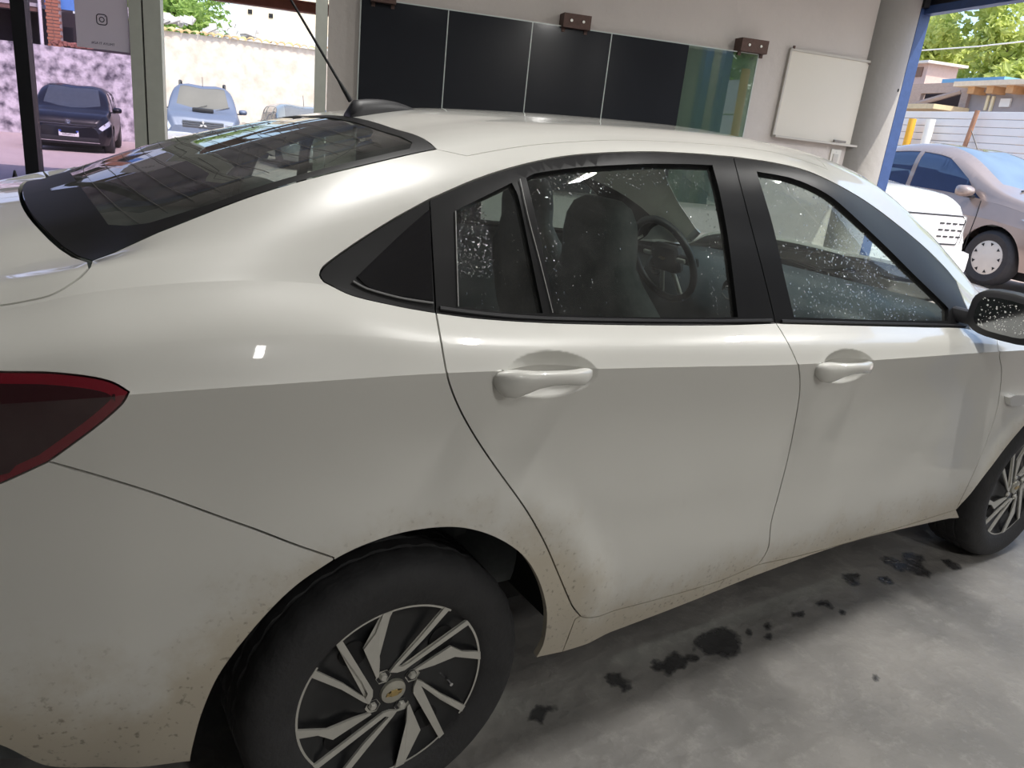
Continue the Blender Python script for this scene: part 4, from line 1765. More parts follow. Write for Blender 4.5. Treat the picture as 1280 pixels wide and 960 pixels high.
def make_wheel(cx, y_sign, parent, steer=0.0):
    n = 96
    bm = bmesh.new()
    prof = [(.198, .004), (.204, -.006), (.215, -.012), (.235, -.019), (.258, -.021), (.275, -.017), (.288, -.008), (.296, .003), (.3015, .016), (.303, .028),
            (.303, .048), (.297, .050), (.297, .058), (.303, .060), (.303, .084), (.297, .086), (.297, .094), (.303, .096), (.303, .120), (.297, .122), (.297, .130), (.303, .132), (.303, .158), (.297, .17), (.26, .195), (.20, .17)]

    def rm(r, h, k):
        return r - (.0045 if (k % 3 == 0 and r > .299) else 0.0) - (.002 if (k % 3 == 0 and .29 < r <= .299 and h < .02) else 0)
    add_lathe(bm, prof, n, 'y', rmod=rm)
    ty = obj('tyre', bm, M_RUBBER, parent, smooth=35)
    ty.location = (cx, WY * -y_sign, WZ)
    ty.rotation_euler = (0, 0, (0 if y_sign < 0 else math.pi) + steer)
    bm = bmesh.new()
    add_lathe(bm, [(0, .004), (.026, .004), (.05, .003), (.078, .006), (.10, .016), (.16, .017), (.19, .010), (.199, .002), (.205, .0), (.2065, .006)], 64, 'y')
    cv = obj('wheel_cover', bm, M_COVER, ty, smooth=40)
    # shallow dark pockets between the spokes
    for q in range(4):
        a0 = math.radians(90 * q)
        bm = bmesh.new()
        pts = []
        for k in range(20):
            t = 2 * math.pi * k / 20
            r = .138 + .030 * math.sin(t)
            a = a0 + math.radians(38) + .20 * math.cos(t)
            pts.append((r * math.cos(a), .0155, r * math.sin(a)))
        add_prism(bm, pts, (0, -.002, 0))
        obj('pocket', bm, M_DARK, ty)
    # silver faces, four of each
    ang = lambda p: math.atan2(p[1], p[0])
    t_arm1, t_arm2, t_bar = ang((ARM1[0] + ARM1[1]) / 2 - HUBO * 0), ang(ARM2[0]), ang(BAR[0])
    first = {}
    for q in range(4):
        c, s = math.cos(math.pi / 2 * q), math.sin(math.pi / 2 * q)
        for nm, poly in (('spoke_bar', BAR), ('spoke_fork', ARM1), ('spoke_fork', ARM2)):
            bm = bmesh.new()
            pts = []
            for p in poly:
                x, z = p - HUBO
                r = math.hypot(x, z)
                if r > .165:
                    x, z = x * .2025 / r, z * .2025 / r
                    r = .2025
                pts.append((x * c - z * s, .0005 if r > .17 else .0035 - .0 * r, x * s + z * c))
            add_prism(bm, pts, (0, -.0055, 0))
            obj(nm, bm, M_SILVER, ty)
        # thin rim arcs between fork tips
        bm = bmesh.new()
        a0 = t_arm2 + math.pi / 2 * q
        a1 = t_arm1 + math.pi / 2 * (q + 1)
        while a1 < a0:
            a1 += 2 * math.pi
        while a1 > a0 + math.pi * .6:
            a1 -= math.pi / 2
        k = 24
        for i in range(k):
            qa, qb = a0 + (a1 - a0) * i / k, a0 + (a1 - a0) * (i + 1) / k
            vs = [bm.verts.new((r * math.cos(a), -.003, r * math.sin(a))) for r, a in ((.1975, qa), (.2040, qa), (.2040, qb), (.1975, qb))]
            bm.faces.new(vs)
        bmesh.ops.remove_doubles(bm, verts=bm.verts, dist=1e-5)
        obj('rim_edge', bm, M_SILVER, ty)
    for zx, zy in ((543, 487), (690, 478), (635, 625), (490, 635)):
        p = wp(zx, zy) - HUBO
        bm = bmesh.new()
        add_lathe(bm, [(0, -.004), (.0065, -.0035), (.0085, -.001), (.0095, .004), (.016, .0035), (.017, .001)], 6, 'y', (p[0], 0, p[1]))
        obj('lug_nut', bm, M_SILVER, ty, smooth=40)
    bm = bmesh.new()
    add_lathe(bm, [(0, -.005), (.020, -.0045), (.0265, -.002), (.028, .004)], 32, 'y')
    cap = obj('hub_cap', bm, M_CAP, ty, smooth=50)
    bowtie('wheel_emblem', ty, (0, -.0052, 0), .036, .014, 'y', M_GOLD, .0015)
    bm = bmesh.new()
    add_tube(bm, [(.135, .012, -.03), (.135, -.004, -.03)], .004, 8)
    obj('valve', bm, M_CHROME, ty, smooth=40)
    return ty


make_wheel(0.0, -1, car)
make_wheel(2.6, -1, car)
make_wheel(0.0, 1, car)
make_wheel(2.6, 1, car)

# --- door mirrors
MC = CAM + ray(1259, 397) * ((-.918 - CAM[1]) / ray(1259, 397)[1])


def mirror(side):
    sg = -side
    bm = bmesh.new()
    # housing: sections from the glass (rear) to the nose
    st = [(-.004, .100, .060), (.0, .110, .069), (.03, .115, .073), (.07, .105, .066), (.105, .078, .050), (.125, .04, .025)]
    n = 28
    rings = []
    for dx, hw, hh in st:
        r = []
        for k in range(n):
            t = 2 * math.pi * k / n
            c, s = math.cos(t), math.sin(t)
            y = hw * math.copysign(abs(c)**.62, c)
            z = hh * math.copysign(abs(s)**.62, s) - .10 * (y * 1.0) * 0
            if s > 0:
                z *= 1 - .20 * max(0, -c)            # tapers outboard
            r.append(bm.verts.new((MC[0] + dx, (MC[1] + y) * sg, MC[2] + z)))
        rings.append(r)
    for i in range(len(rings) - 1):
        for k in range(n):
            bm.faces.new((rings[i][k], rings[i][(k + 1) % n], rings[i + 1][(k + 1) % n], rings[i + 1][k]))
    bm.faces.new(rings[-1])
    bm.faces.new(rings[0][::-1])
    h = obj('door_mirror', bm, M_BLACKPLASTIC if True else M_WHITE, car, smooth=50)
    bm = bmesh.new()
    pts = []
    for k in range(n):
        t = 2 * math.pi * k / n
        c, s = math.cos(t), math.sin(t)
        y = .088 * math.copysign(abs(c)**.6, c)
        z = .050 * math.copysign(abs(s)**.6, s)
        if s > 0:
            z *= 1 - .20 * max(0, -c)
        pts.append((MC[0] - .0045, (MC[1] + y) * sg, MC[2] + z))
    add_prism(bm, pts, (-.003, 0, 0))
    g = obj('mirror_glass', bm, M_MIRROR, h)
    bm = bmesh.new()
    add_box(bm, Vector((MC[0] + .03, (MC[1] + .135) * sg, MC[2] - .030)), (.05, .10, .042), None, .015)
    obj('mirror_arm', bm, M_BLACKPLASTIC, h, smooth=50)
    return h


NEAR_MIRROR = mirror(-1)
mirror(1)

# --- roof antenna
ab = CAR.S([.17, .35], [V_TOP - 1e-5] * 2)
bm = bmesh.new()
rings = []
for f in np.linspace(0, 1, 13):
    x = .165 + .19 * f
    zc = CAR.S([x], [V_TOP - 1e-5])[0][2]
    hh = .040 * min(1, (f + .02) / .05) * (1 - f**2.2) + .002
    hw = .030 * min(1, (f + .25) / .3) * (1 - f**2.6) + .002
    rings.append([bm.verts.new((x, hw * math.cos(t), zc - .004 + hh * math.sin(t)**.8 if math.sin(t) > 0 else zc - .004)) for t in np.linspace(0, math.pi, 13)])
for i in range(12):
    for k in range(12):
        bm.faces.new((rings[i][k], rings[i][k + 1], rings[i + 1][k + 1], rings[i + 1][k]))
bm.faces.new(rings[0])
ant = obj('antenna_base', bm, M_BLACKPLASTIC, car, smooth=50)
p0 = CAM + ray(437, 124) * ((0 - CAM[1]) / ray(437, 124)[1])
p1 = CAM + ray(366, 4) * ((0 - CAM[1]) / ray(366, 4)[1])
p0, p1 = Vector(p0), Vector(p1)
tip = p0 + (p1 - p0) * 1.25
tube('antenna_mast', [p0 - (p1 - p0) * .02, p0 + (p1 - p0) * .12, p0 + (p1 - p0) * .2, tip], [.0065, .0055, .0035, .0028], M_BLACKPLASTIC, ant, 8)

# --- beads of water on the near side glass
DROP_ME = None


def droplets(poly, name, parent, count, off, dens, seed, rmax=.0024):
    r_ = random.Random(seed)
    lo, hi = poly.min(0), poly.max(0)
    pts = []
    while len(pts) < count:
        q = np.array([(r_.uniform(lo[0], hi[0]), r_.uniform(lo[1], hi[1])) for _ in range(400)])
        q = q[inside(poly, q)]
        for a in q:
            fx = (a[0] - lo[0]) / (hi[0] - lo[0])
            fv = (a[1] - lo[1]) / (hi[1] - lo[1])
            if r_.random() < dens(fx, fv):
                pts.append(a)
    pts = np.array(pts[:count])
    e = 1e-3
    P = CAR.S(pts[:, 0], pts[:, 1])
    a = CAR.S(pts[:, 0] + e, pts[:, 1]) - P
    b = CAR.S(pts[:, 0], pts[:, 1] + e) - P
    Nn = np.cross(a, b)
    Nn /= np.linalg.norm(Nn, axis=1)[:, None]
    Nn *= np.where(Nn[:, 1] > 0, -1, 1)[:, None]
    P = P + Nn * off
    V, F = [], []
    for p, nn in zip(P, Nn):
        r = rmax * (.18 + .82 * r_.random()**3.2)
        t1 = np.cross(nn, (0, 0, 1.0))
        t1 /= np.linalg.norm(t1)
        t2 = np.cross(t1, nn)
        b0 = len(V)
        st = 1 + .6 * r_.random()
        for k in range(6):
            ca, sa = math.cos(k * math.pi / 3), math.sin(k * math.pi / 3)
            V.append(p + r * (t1 * ca + t2 * sa * st))
        for k in range(6):
            ca, sa = math.cos(k * math.pi / 3), math.sin(k * math.pi / 3)
            V.append(p + r * .62 * (t1 * ca + t2 * sa * st) + nn * r * .42)
        V.append(p + nn * r * .55)
        for k in range(6):
            F.append((b0 + k, b0 + (k + 1) % 6, b0 + 6 + (k + 1) % 6, b0 + 6 + k))
            F.append((b0 + 6 + k, b0 + 6 + (k + 1) % 6, b0 + 12))
    me = bpy.data.meshes.new(name)
    me.from_pydata([tuple(v) for v in V], [], F)
    me.polygons.foreach_set('use_smooth', [True] * len(me.polygons))
    me.materials.append(M_DROP)
    o = bpy.data.objects.new(name, me)
    COL.objects.link(o)
    o.parent = parent
    o['kind'] = 'stuff'
    return o


_rd, _fd, _qw, _main, _small, _fmain = DOORS
droplets(_fmain, 'water_drops', _fd, 2600, -.0115, lambda x, v: .10 + .9 * math.exp(-((x - .42) / .25)**2 - ((v - .55) / .35)**2) + .5 * (v > .8) + .5 * (v < .25) * (x < .8), 3, .0023)
droplets(_main, 'water_drops', _rd, 1100, -.0115, lambda x, v: .05 + .9 * (v > .80) + .7 * (x > .86) + .35 * (x < .10), 4, .0021)
droplets(_small, 'water_drops', _rd, 900, -.0075, lambda x, v: .06 + .9 * (x < .5) * (v > .3), 5, .0017)


# light caught by the rear-pane seals and quarter window edge, put into pale colour
M_SEAL = pm('light_catching_seal', (.42, .42, .41), .4, var=.5, scale=90)


def seal(name, pts, rad, parent, mat):
    q = np.array(CAR.pixs(spline(pts, 12)))
    P = CAR.S(q[:, 0], q[:, 1])
    return tube(name, [Vector(p) + Vector((0, -.0015, .0005)) for p in P], rad, mat, parent, 6)


seal('glass_seal', [(649.5, 224), (660, 272), (674, 325), (690.5, 391)], .0011, _rd, M_SEAL)
seal('glass_seal', [(569, 264), (570.5, 320), (572.5, 383)], .0011, _rd, M_SEAL)
seal('quarter_edge_highlight', [(441, 352), (458, 361), (500, 372.5), (541, 379)], .0022, _qw, pm('edge_highlight_grey', (.16, .16, .16), .35))  # edge highlight drawn as a grey strip
seal('belt_strip', [(549, 385.5), (590, 391), (640, 396), (700, 399), (800, 401), (900, 401.5), (964, 400.5)], .0045, _rd, M_BLACKPLASTIC)
seal('belt_strip', [(976, 401.5), (1080, 404), (1160, 406), (1206, 407.5)], .0045, _fd, M_BLACKPLASTIC)

# beads on the near door mirror
bm = bmesh.new()
r_ = random.Random(9)
for k in range(170):
    y, z = r_.uniform(-.075, .075), r_.uniform(-.04, .042)
    r = .0008 + .0022 * r_.random()**3
    c_ = Vector((MC[0] - .0076, MC[1] + y, MC[2] + z))
    ring = [bm.verts.new(c_ + Vector((0, r * math.cos(q * math.pi / 3), r * math.sin(q * math.pi / 3)))) for q in range(6)]
    top = bm.verts.new(c_ + Vector((-r * .6, 0, 0)))
    for q in range(6):
        bm.faces.new((ring[q], ring[(q + 1) % 6], top))
o = obj('water_drops', bm, pm('bright_drops', (.75, .76, .74), .1), NEAR_MIRROR, smooth=80)
o['kind'] = 'stuff'

# ------------------------------------------------------------------ the yard


def gz(x, y):
    """height of the gently sloping yard"""
    ex, ey = -.399, .917
    return .18 - .0218 * ((x - 8.75) * ex + (y - 2.45) * ey)


def YW(t, s, dz=0.0):
    p = W(t, s, 0)
    return Vector((p.x, p.y, gz(p.x, p.y) + dz))


def patch(name, quads, mat, n=24):
    bm = bmesh.new()
    for (t0, t1, s0, s1) in quads:
        G = [[bm.verts.new(YW(t0 + (t1 - t0) * i / n, s0 + (s1 - s0) * j / n)) for j in range(n + 1)] for i in range(n + 1)]
        for i in range(n):
            for j in range(n):
                bm.faces.new((G[i][j], G[i + 1][j], G[i + 1][j + 1], G[i][j + 1]))
    return struct(obj(name, bm, mat))


patch('yard_ground', [(-40, .62, .18, 40), (.62, 45, -45, 40)], M_YARD)
SB = 22.5       # the far yard wall


def ybox(name, t0, t1, s0, s1, z0, z1, mat, parent=None):
    o = obj(name, rbox(t0, t1, s0, s1, z0, z1), mat)
    if parent:
        under(o, parent)
    return o


# whitewashed wall with a clay-tile coping
yw = empty('yard_wall', YW(-5.5, SB, 0), ROT_ROOM)
tag(yw, 'whitewashed stained yard wall under a row of clay coping tiles', 'wall')
yw['kind'] = 'structure'
ZT = 3.05
ybox('wall_body', -9.2, 12.0, SB, SB + .25, -.6, ZT, M_YARDWALL, yw)
M_TILE = pm('clay_tile', (.52, .36, .18), .85, var=.45, scale=9, bump=.2)
M_TILE2 = pm('mossy_tile', (.50, .46, .20), .85, var=.4, scale=9, bump=.2)
proto = {}
for k in range(58):
    key = k % 3 == 0
    if key not in proto:
        bm = bmesh.new()
        n = 6
        A = [(.115 * math.cos(math.pi * i / n), .085 * math.sin(math.pi * i / n)) for i in range(n + 1)]
        f = [bm.verts.new((x, -.16, z)) for x, z in A]
        g = [bm.verts.new((x * .86, .30, z * .86 + .06)) for x, z in A]
        fi = [bm.verts.new((x * .82, -.16, z * .8 - .01)) for x, z in A]
        for i in range(n):
            bm.faces.new((f[i], f[i + 1], g[i + 1], g[i]))
            bm.faces.new((f[i], fi[i], fi[i + 1], f[i + 1]))
        o = obj('coping_tile', bm, M_TILE2 if key else M_TILE, smooth=50)
        proto[key] = o
    else:
        o = share(proto[key])
    o.location = W(-9.1 + .235 * k, SB + .06 + rng.uniform(-.02, .02), ZT + .005 + rng.uniform(-.01, .015))
    o.rotation_euler = (rng.uniform(-.05, .05), rng.uniform(-.06, .06), ROT_ROOM + rng.uniform(-.05, .05))
    under(o, yw)

# older lower wall further left
ow = ybox('old_wall', -40.0, -9.2, SB - .05, SB + .25, -.6, 2.22, M_OLDWALL)
tag(ow, 'low weathered wall of dark streaked plaster behind the black hatchback', 'wall', kind='structure')

# shed behind it: dark bays, roof sheet, brick pier with single bricks, blue tarpaulin, white pole
shd = empty('open_shed', YW(-13, SB + 1.6, 0), ROT_ROOM)
tag(shd, 'dark open-fronted shed with a grey sheet roof beyond the low weathered wall', 'shed')
M_SHED = pm('dark_shed_board', (.05, .04, .045), .9, var=.3)
ybox('back_panel', -15.8, -12.0, SB + 3.2, SB + 3.3, -.4, 3.9, M_SHED, shd)
ybox('side_panel', -12.3, -12.2, SB + .8, SB + 3.2, -.4, 3.3, M_SHED, shd)
ybox('roof_sheet', -15.8, -12.15, SB + .5, SB + 3.4, 3.28, 3.38, pm('grey_roof_sheet', (.42, .40, .40), .6, var=.3), shd)
ybox('roof_beam', -15.8, -12.15, SB + .52, SB + .62, 3.15, 3.28, pm('brown_beam', (.16, .09, .07), .8, var=.3), shd)
bp = empty('brick_pier', YW(-11.76, SB + .55, 0), ROT_ROOM)
tag(bp, 'narrow pier of bare orange bricks rising behind the low weathered wall', 'brick pier')
M_BRICK = pm('orange_brick', (.40, .17, .10), .9, var=.3, scale=20)
M_MORTAR = pm('pale_mortar', (.42, .36, .32), .95, var=.2)
ybox('mortar_core', -11.95, -11.59, SB + .48, SB + .68, -.4, 4.0, M_MORTAR, bp)
pr = None
for r in range(18):
    for c in range(2):
        t0 = -11.96 + .185 * c + (.0 if r % 2 else .02)
        if pr is None:
            o = pr = obj('brick', (lambda b: (add_box(b, Vector((0, 0, 0)), (.17, .20, .072)), b)[1])(bmesh.new()), M_BRICK)
        else:
            o = share(pr)
        o.location = W(t0 + .085, SB + .55, 2.16 + .095 * r)
        o.rotation_euler = (0, 0, ROT_ROOM + rng.uniform(-.04, .04))
        under(o, bp)
tp = ybox('tarpaulin', -12.1, -11.2, SB + .9, SB + 1.0, 3.33, 4.0, pm('blue_tarpaulin', (.12, .30, .68), .5, var=.2, scale=3, bump=.3))
tag(tp, 'blue tarpaulin sheet hung high behind the brick pier', 'tarpaulin')
pl = tube('pole', [W(-12.1, SB + .35, -.4), W(-12.06, SB + .35, 4.6)], .05, pm('white_pole', (.7, .69, .68), .5))
tag(pl, 'thin white pole standing between the dark shed and the brick pier', 'pole')
pn = ybox('dark_screen', -12.0, -9.6, SB + 1.6, SB + 1.7, -.4, 3.3, M_SHED)
tag(pn, 'dark board screen right behind the brick pier, beyond the low weathered wall', 'screen')
bk = empty('broken_bricks', W(-11.2, SB + .1, 2.225), ROT_ROOM)
tag(bk, 'loose red rubble lying on top of the low weathered wall', 'rubble', kind='stuff')
bm = bmesh.new()
for k in range(26):
    add_box(bm, Vector((rng.uniform(-.5, .5), rng.uniform(-.08, .1), .05 + rng.uniform(0, .10))), (rng.uniform(.08, .2), .1, .07), Matrix.Rotation(rng.uniform(0, 3), 3, 'Z') @ Matrix.Rotation(rng.uniform(-.4, .4), 3, 'Y'))
obj('rubble_pieces', bm, pm('red_rubble', (.30, .13, .10), .9, var=.5, scale=9), bk)

# red beam of the yard canopy just outside the glazed opening
rb = empty('canopy_beam', W(-3.9, 3.0, 2.2), ROT_ROOM)
tag(rb, 'rust red steel beam spanning above the open doorway outside', 'beam')
for z0, z1, d in ((2.185, 2.20, .06), (2.20, 2.262, .012), (2.262, 2.275, .06)):
    ybox('flange' if d > .02 else 'web', -8.0, -.6, 3.0 - d, 3.0 + d, z0, z1, M_REDBEAM, rb)
cb = ybox('canopy_purlin', -9.0, -.4, 1.55, 1.66, 2.95, 3.1, M_STEELBLUE)
tag(cb, 'lower inner blue steel purlin outside above the glazed doorway', 'beam', 'blue purlins of the yard canopy')
cr_ = ybox('unseen_canopy_roof', -9.0, -.3, .2, 8.5, 3.28, 3.33, pm('grey_canopy_sheet', (.16, .16, .17), .7, var=.2))  # unseen; stretched outward to keep sky reflections off the rear window
tag(cr_, 'unseen dark grey canopy sheet outside the glazed doorway, extended to block sky reflections', 'canopy')
cb2 = ybox('canopy_purlin', -9.0, -.4, 2.35, 2.46, 3.1, 3.25, M_STEELBLUE)
tag(cb2, 'higher outer blue steel purlin outside above the glazed doorway', 'beam', 'blue purlins of the yard canopy')

# beyond the whitewashed wall: pale house, ribbed sheets, stones, wires
hs = empty('pale_house', YW(-3.0, SB + 9, 0), ROT_ROOM)
tag(hs, 'pale cream house wall with small dark openings beyond the tiled wall', 'house')
M_CREAM = pm('cream_render', (.80, .70, .52), .9, var=.08, scale=3)
ybox('house_wall', -7.2, -1.9, SB + 8, SB + 9, -.4, 5.8, M_CREAM, hs)
for t0, z0 in ((-6.9, 4.55), (-6.1, 4.5)):
    ybox('window', t0, t0 + .16, SB + 7.97, SB + 8.02, z0, z0 + .16, M_DARK, hs)
ybox('house_wing', -2.7, 1.5, SB + 9.5, SB + 10, -.4, 5.4, pm('grey_render', (.55, .54, .54), .9, var=.2), hs)
for q in range(5):
    ybox('louvre', -2.6, -1.9, SB + 9.44, SB + 9.5, 3.9 + .22 * q, 4.0 + .22 * q, pm('white_slat', (.8, .78, .75), .6), hs)
rf = empty('ribbed_sheets', YW(-2.5, SB + 2.5, 0), ROT_ROOM)
tag(rf, 'white ribbed metal sheets standing beyond the tiled wall', 'metal sheets')
M_SHEET = pm('white_sheet_metal', (.78, .76, .74), .5, var=.08, scale=4)
pr = None
for k in range(26):
    t0 = -5.9 + .30 * k
    if pr is None:
        pr = o = obj('sheet_rib', (lambda b: (add_box(b, Vector((0, 0, 0)), (.26, .06, 2.2), None, .02), b)[1])(bmesh.new()), M_SHEET)
    else:
        o = share(pr)
    o.location = W(t0, SB + 2.5 + (.03 if k % 2 else 0), 2.55)
    o.rotation_euler = (0, 0, ROT_ROOM)
    under(o, rf)
st = empty('scrap_pile', W(-8.0, SB + 2.2, 2.2), ROT_ROOM)
tag(st, 'heap of pale scrap and stones beyond the tiled wall', 'scrap heap', kind='stuff')
bm = bmesh.new()
for k in range(90):
    add_box(bm, Vector((rng.uniform(-2.2, 2.0), rng.uniform(-.3, .3), rng.uniform(.4, 1.45))), (rng.uniform(.1, .5), .2, rng.uniform(.06, .25)), Matrix.Rotation(rng.uniform(-.6, .6), 3, 'Y'))
obj('scrap_pieces', bm, pm('pale_scrap', (.62, .60, .58), .8, var=.5, scale=2), st)
for k, z in enumerate((4.55, 4.7, 4.85, 5.05)):
    wv = tube('wire', [W(-12, SB + 4, z), W(-6, SB + 4, z - .12), W(0, SB + 4, z)], .012, pm('grey_wire', (.5, .5, .5), .5), None, 5)
    tag(wv, ('lowest', 'second lowest', 'second highest', 'highest')[k] + ' of four thin cables slung above the tiled wall', 'wire', 'cables above the tiled wall')

# ---------------------------------------------------------------- right-hand side: fence, shack, trees
TF = 10.0
fe = empty('sheet_fence', YW(TF, 6, 0), ROT_ROOM)
tag(fe, 'white fence of horizontal ribbed metal sheets beyond the parked cars', 'fence')
pr = None
for r in range(18):
    for c in range(9):
        if pr is None:
            pr = o = obj('fence_sheet', (lambda b: (add_box(b, Vector((0, 0, 0)), (.05, 3.08, .150), None, .016), b)[1])(bmesh.new()), M_SHEET)
        else:
            o = share(pr)
        s0 = -11.5 + 3.1 * c
        o.location = W(TF + (.03 if c % 2 else 0), s0 + 1.5, -.02 + .158 * r)
        o.rotation_euler = (0, 0, ROT_ROOM)
        under(o, fe)
for (s, m, rr, zz) in ((11.55, pm('yellow_post', (.78, .42, .04), .6, var=.15), .085, 2.55), (10.95, pm('white_post', (.82, .80, .72), .6), .10, 2.55)):
    o = tube('fence_post', [W(TF - .25, s, -.4), W(TF - .25, s, zz)], rr, m)
    tag(o, {'yellow_post': 'yellow round post in front of the white sheet fence', 'white_post': 'thick white pipe post in front of the white sheet fence'}[m.name.split('.')[0]], 'post')
o = tube('leaning_stake', [W(TF - .2, 10.05, -.3), W(TF - .2, 9.72, 2.75)], .05, pm('rusty_stake', (.38, .20, .12), .8, var=.3), None, 8)
tag(o, 'rusty leaning stake against the white sheet fence above the grey saloon', 'stake')
wg = empty('plank_gate', YW(5, -11.6, 0), ROT_ROOM)
tag(wg, 'white plank gate outside the front opening, mirrored in the clear glass end', 'gate')
for q in range(4):
    ybox('plank', 5.0, 5.06, -11.95, -11.22, .0 + .72 * q, .69 + .72 * q, M_SHEET, wg)
yp = tube('gate_post', [W(5.0, -11.04, -.3), W(5.0, -11.1, 3.05)], .09, bpy.data.materials['yellow_post'])
tag(yp, 'yellow round post beside the white plank gate, mirrored in the clear glass end', 'post')
gw = ybox('boundary_wall', 8.0, 30.0, -30.3, -30.0, -.6, 2.6, M_YARDWALL)
tag(gw, kind='structure', label='whitewashed boundary wall far outside the front opening', cat='wall')
# cream trailer-like crate at the fence foot
cr = empty('trailer_frame', YW(TF - 1.2, 12.3, 0), ROT_ROOM)
tag(cr, 'cream and yellow frame of timber leaning by the fence next to the blue jamb', 'timber frame')
M_CRM = pm('cream_timber', (.82, .72, .50), .7, var=.15)
M_YEL = pm('ochre_timber', (.75, .50, .20), .7, var=.2)
ybox('top_rail', TF - 1.25, TF - 1.1, 11.35, 14.5, 2.38, 2.56, M_CRM, cr)
ybox('end_post', TF - 1.25, TF - 1.1, 11.35, 11.55, 1.7, 2.38, M_CRM, cr)
ybox('hole', TF - 1.26, TF - 1.25, 11.42, 11.52, 2.0, 2.14, M_DARK, cr)
for k in range(5):
    o = tube('brace', [W(TF - 1.18, 11.5 + .05 * k, 2.15 - .12 * k), W(TF - 1.18, 14.4, 1.55 - .2 * k)], .045, M_YEL, None, 8)
    under(o, cr)

sk = empty('timber_shack', YW(13.5, 13, 0), ROT_ROOM)
tag(sk, 'weathered brown timber shack with open truss beyond the white fence', 'shack')
M_WOOD = pm('weathered_wood', (.42, .33, .30), .85, var=.25, scale=9, stretch=(1, 1, 4))
M_WOODO = pm('orange_wood', (.62, .36, .18), .8, var=.25, scale=9)
M_GREYBOARD = pm('grey_board_wall', (.34, .31, .32), .9, var=.2, scale=3)
T0 = 13.0
ybox('dark_bay', T0 + .5, T0 + .6, 13.2, 19, .2, 3.75, M_SHED, sk)
ybox('top_beam', T0 - .05, T0 + .1, 13.0, 19, 3.52, 3.78, M_WOOD, sk)
ybox('post', T0 - .05, T0 + .1, 13.70, 13.95, .2, 3.55, M_WOOD, sk)
ybox('post', T0 - .05, T0 + .1, 15.5, 16.5, .2, 3.55, M_WOOD, sk)
for (s0, z0, s1, z1) in ((15.7, 3.22, 14.0, 3.56), (15.6, 3.26, 13.8, 2.98), (16.8, 3.2, 14.2, 2.95)):
    o = tube('brace', [W(T0, s0, z0), W(T0, s1, z1)], .075, M_WOOD, None, 6)
    under(o, sk)
ybox('eave_board', T0 - 1.3, T0 - .2, 13.35, 19, 2.98, 3.10, pm('ochre_eave', (.70, .55, .34), .8, var=.2), sk)
ybox('board_wall', T0 + .05, T0 + .15, 11.65, 13.7, .2, 3.58, M_GREYBOARD, sk)
ybox('roof_edge', T0 - .5, T0 + 2.5, 8.5, 13.8, 3.62, 3.74, pm('pale_roof_edge', (.80, .66, .50), .8, var=.2), sk)
for k in range(7):
    s0 = 13.2 - .62 * k
    ybox('rafter_end', T0 - .35, T0 + .1, s0, s0 + .22, 3.45, 3.62, M_WOODO, sk)
ybox('corner_board', T0 - .1, T0 + .12, 11.35, 11.65, .2, 3.5, M_WOODO, sk)
ybox('dark_bay', T0 + .3, T0 + .4, 8.0, 11.4, .2, 3.5, M_SHED, sk)
ybox('white_sign', T0 - .01, T0 + .04, 12.30, 12.62, 3.16, 3.36, M_SHEET, sk)
for s0, z0 in ((13.02, 3.08), (12.85, 3.06)):
    ybox('pale_strip', T0 - .0, T0 + .045, s0, s0 + .08, z0, z0 + .36, M_CRM, sk)
us = empty('upper_shed', YW(16, 20.5, 0), ROT_ROOM)
tag(us, 'small pinkish upper hut with two dark windows below the trees', 'hut')
ybox('hut_wall', 16.0, 17.2, 19.3, 23.5, 1, 4.86, pm('pink_render', (.66, .48, .42), .9, var=.15), us)
ybox('hut_roof', 15.8, 17.4, 19.1, 23.8, 4.86, 4.94, pm('pale_sheet_roof', (.82, .76, .68), .6), us)
for s0 in (19.5, 20.6):
    ybox('window', 15.97, 16.02, s0, s0 + .7, 4.45, 4.76, pm('brown_window', (.22, .12, .08), .6), us)
bt = ybox('blue_tank', 15.6, 16.6, 15.5, 18.0, 3.95, 4.28, pm('blue_plastic_tank', (.20, .46, .72), .4, var=.1))
tag(bt, 'pale blue tank top lying above the timber shack roof', 'tank')

# trees: trunk, limbs, leaf cards in clumps
M_BARK = pm('bark', (.20, .15, .11), .9, var=.4, scale=12, bump=.5)


def leaf_mat(name, c, c2):
    m = pm(name, c, .6, scale=1.2, col2=c2, detail=3)
    N, L = nt(m)
    p = N['Principled BSDF']
    base = p.inputs['Base Color'].links[0].from_socket
    t = N.new('ShaderNodeBsdfTranslucent')
    L.new(base, t.inputs[0])
    mx = N.new('ShaderNodeMixShader')
    mx.inputs[0].default_value = .5
    L.new(p.outputs[0], mx.inputs[1])
    L.new(t.outputs[0], mx.inputs[2])
    L.new(mx.outputs[0], N['Material Output'].inputs['Surface'])
    return m


M_LEAF = leaf_mat('yellow_green_leaves', (.78, .80, .28), (.38, .50, .13))
M_LEAF2 = leaf_mat('fresh_green_leaves', (.46, .60, .17), (.20, .34, .08))


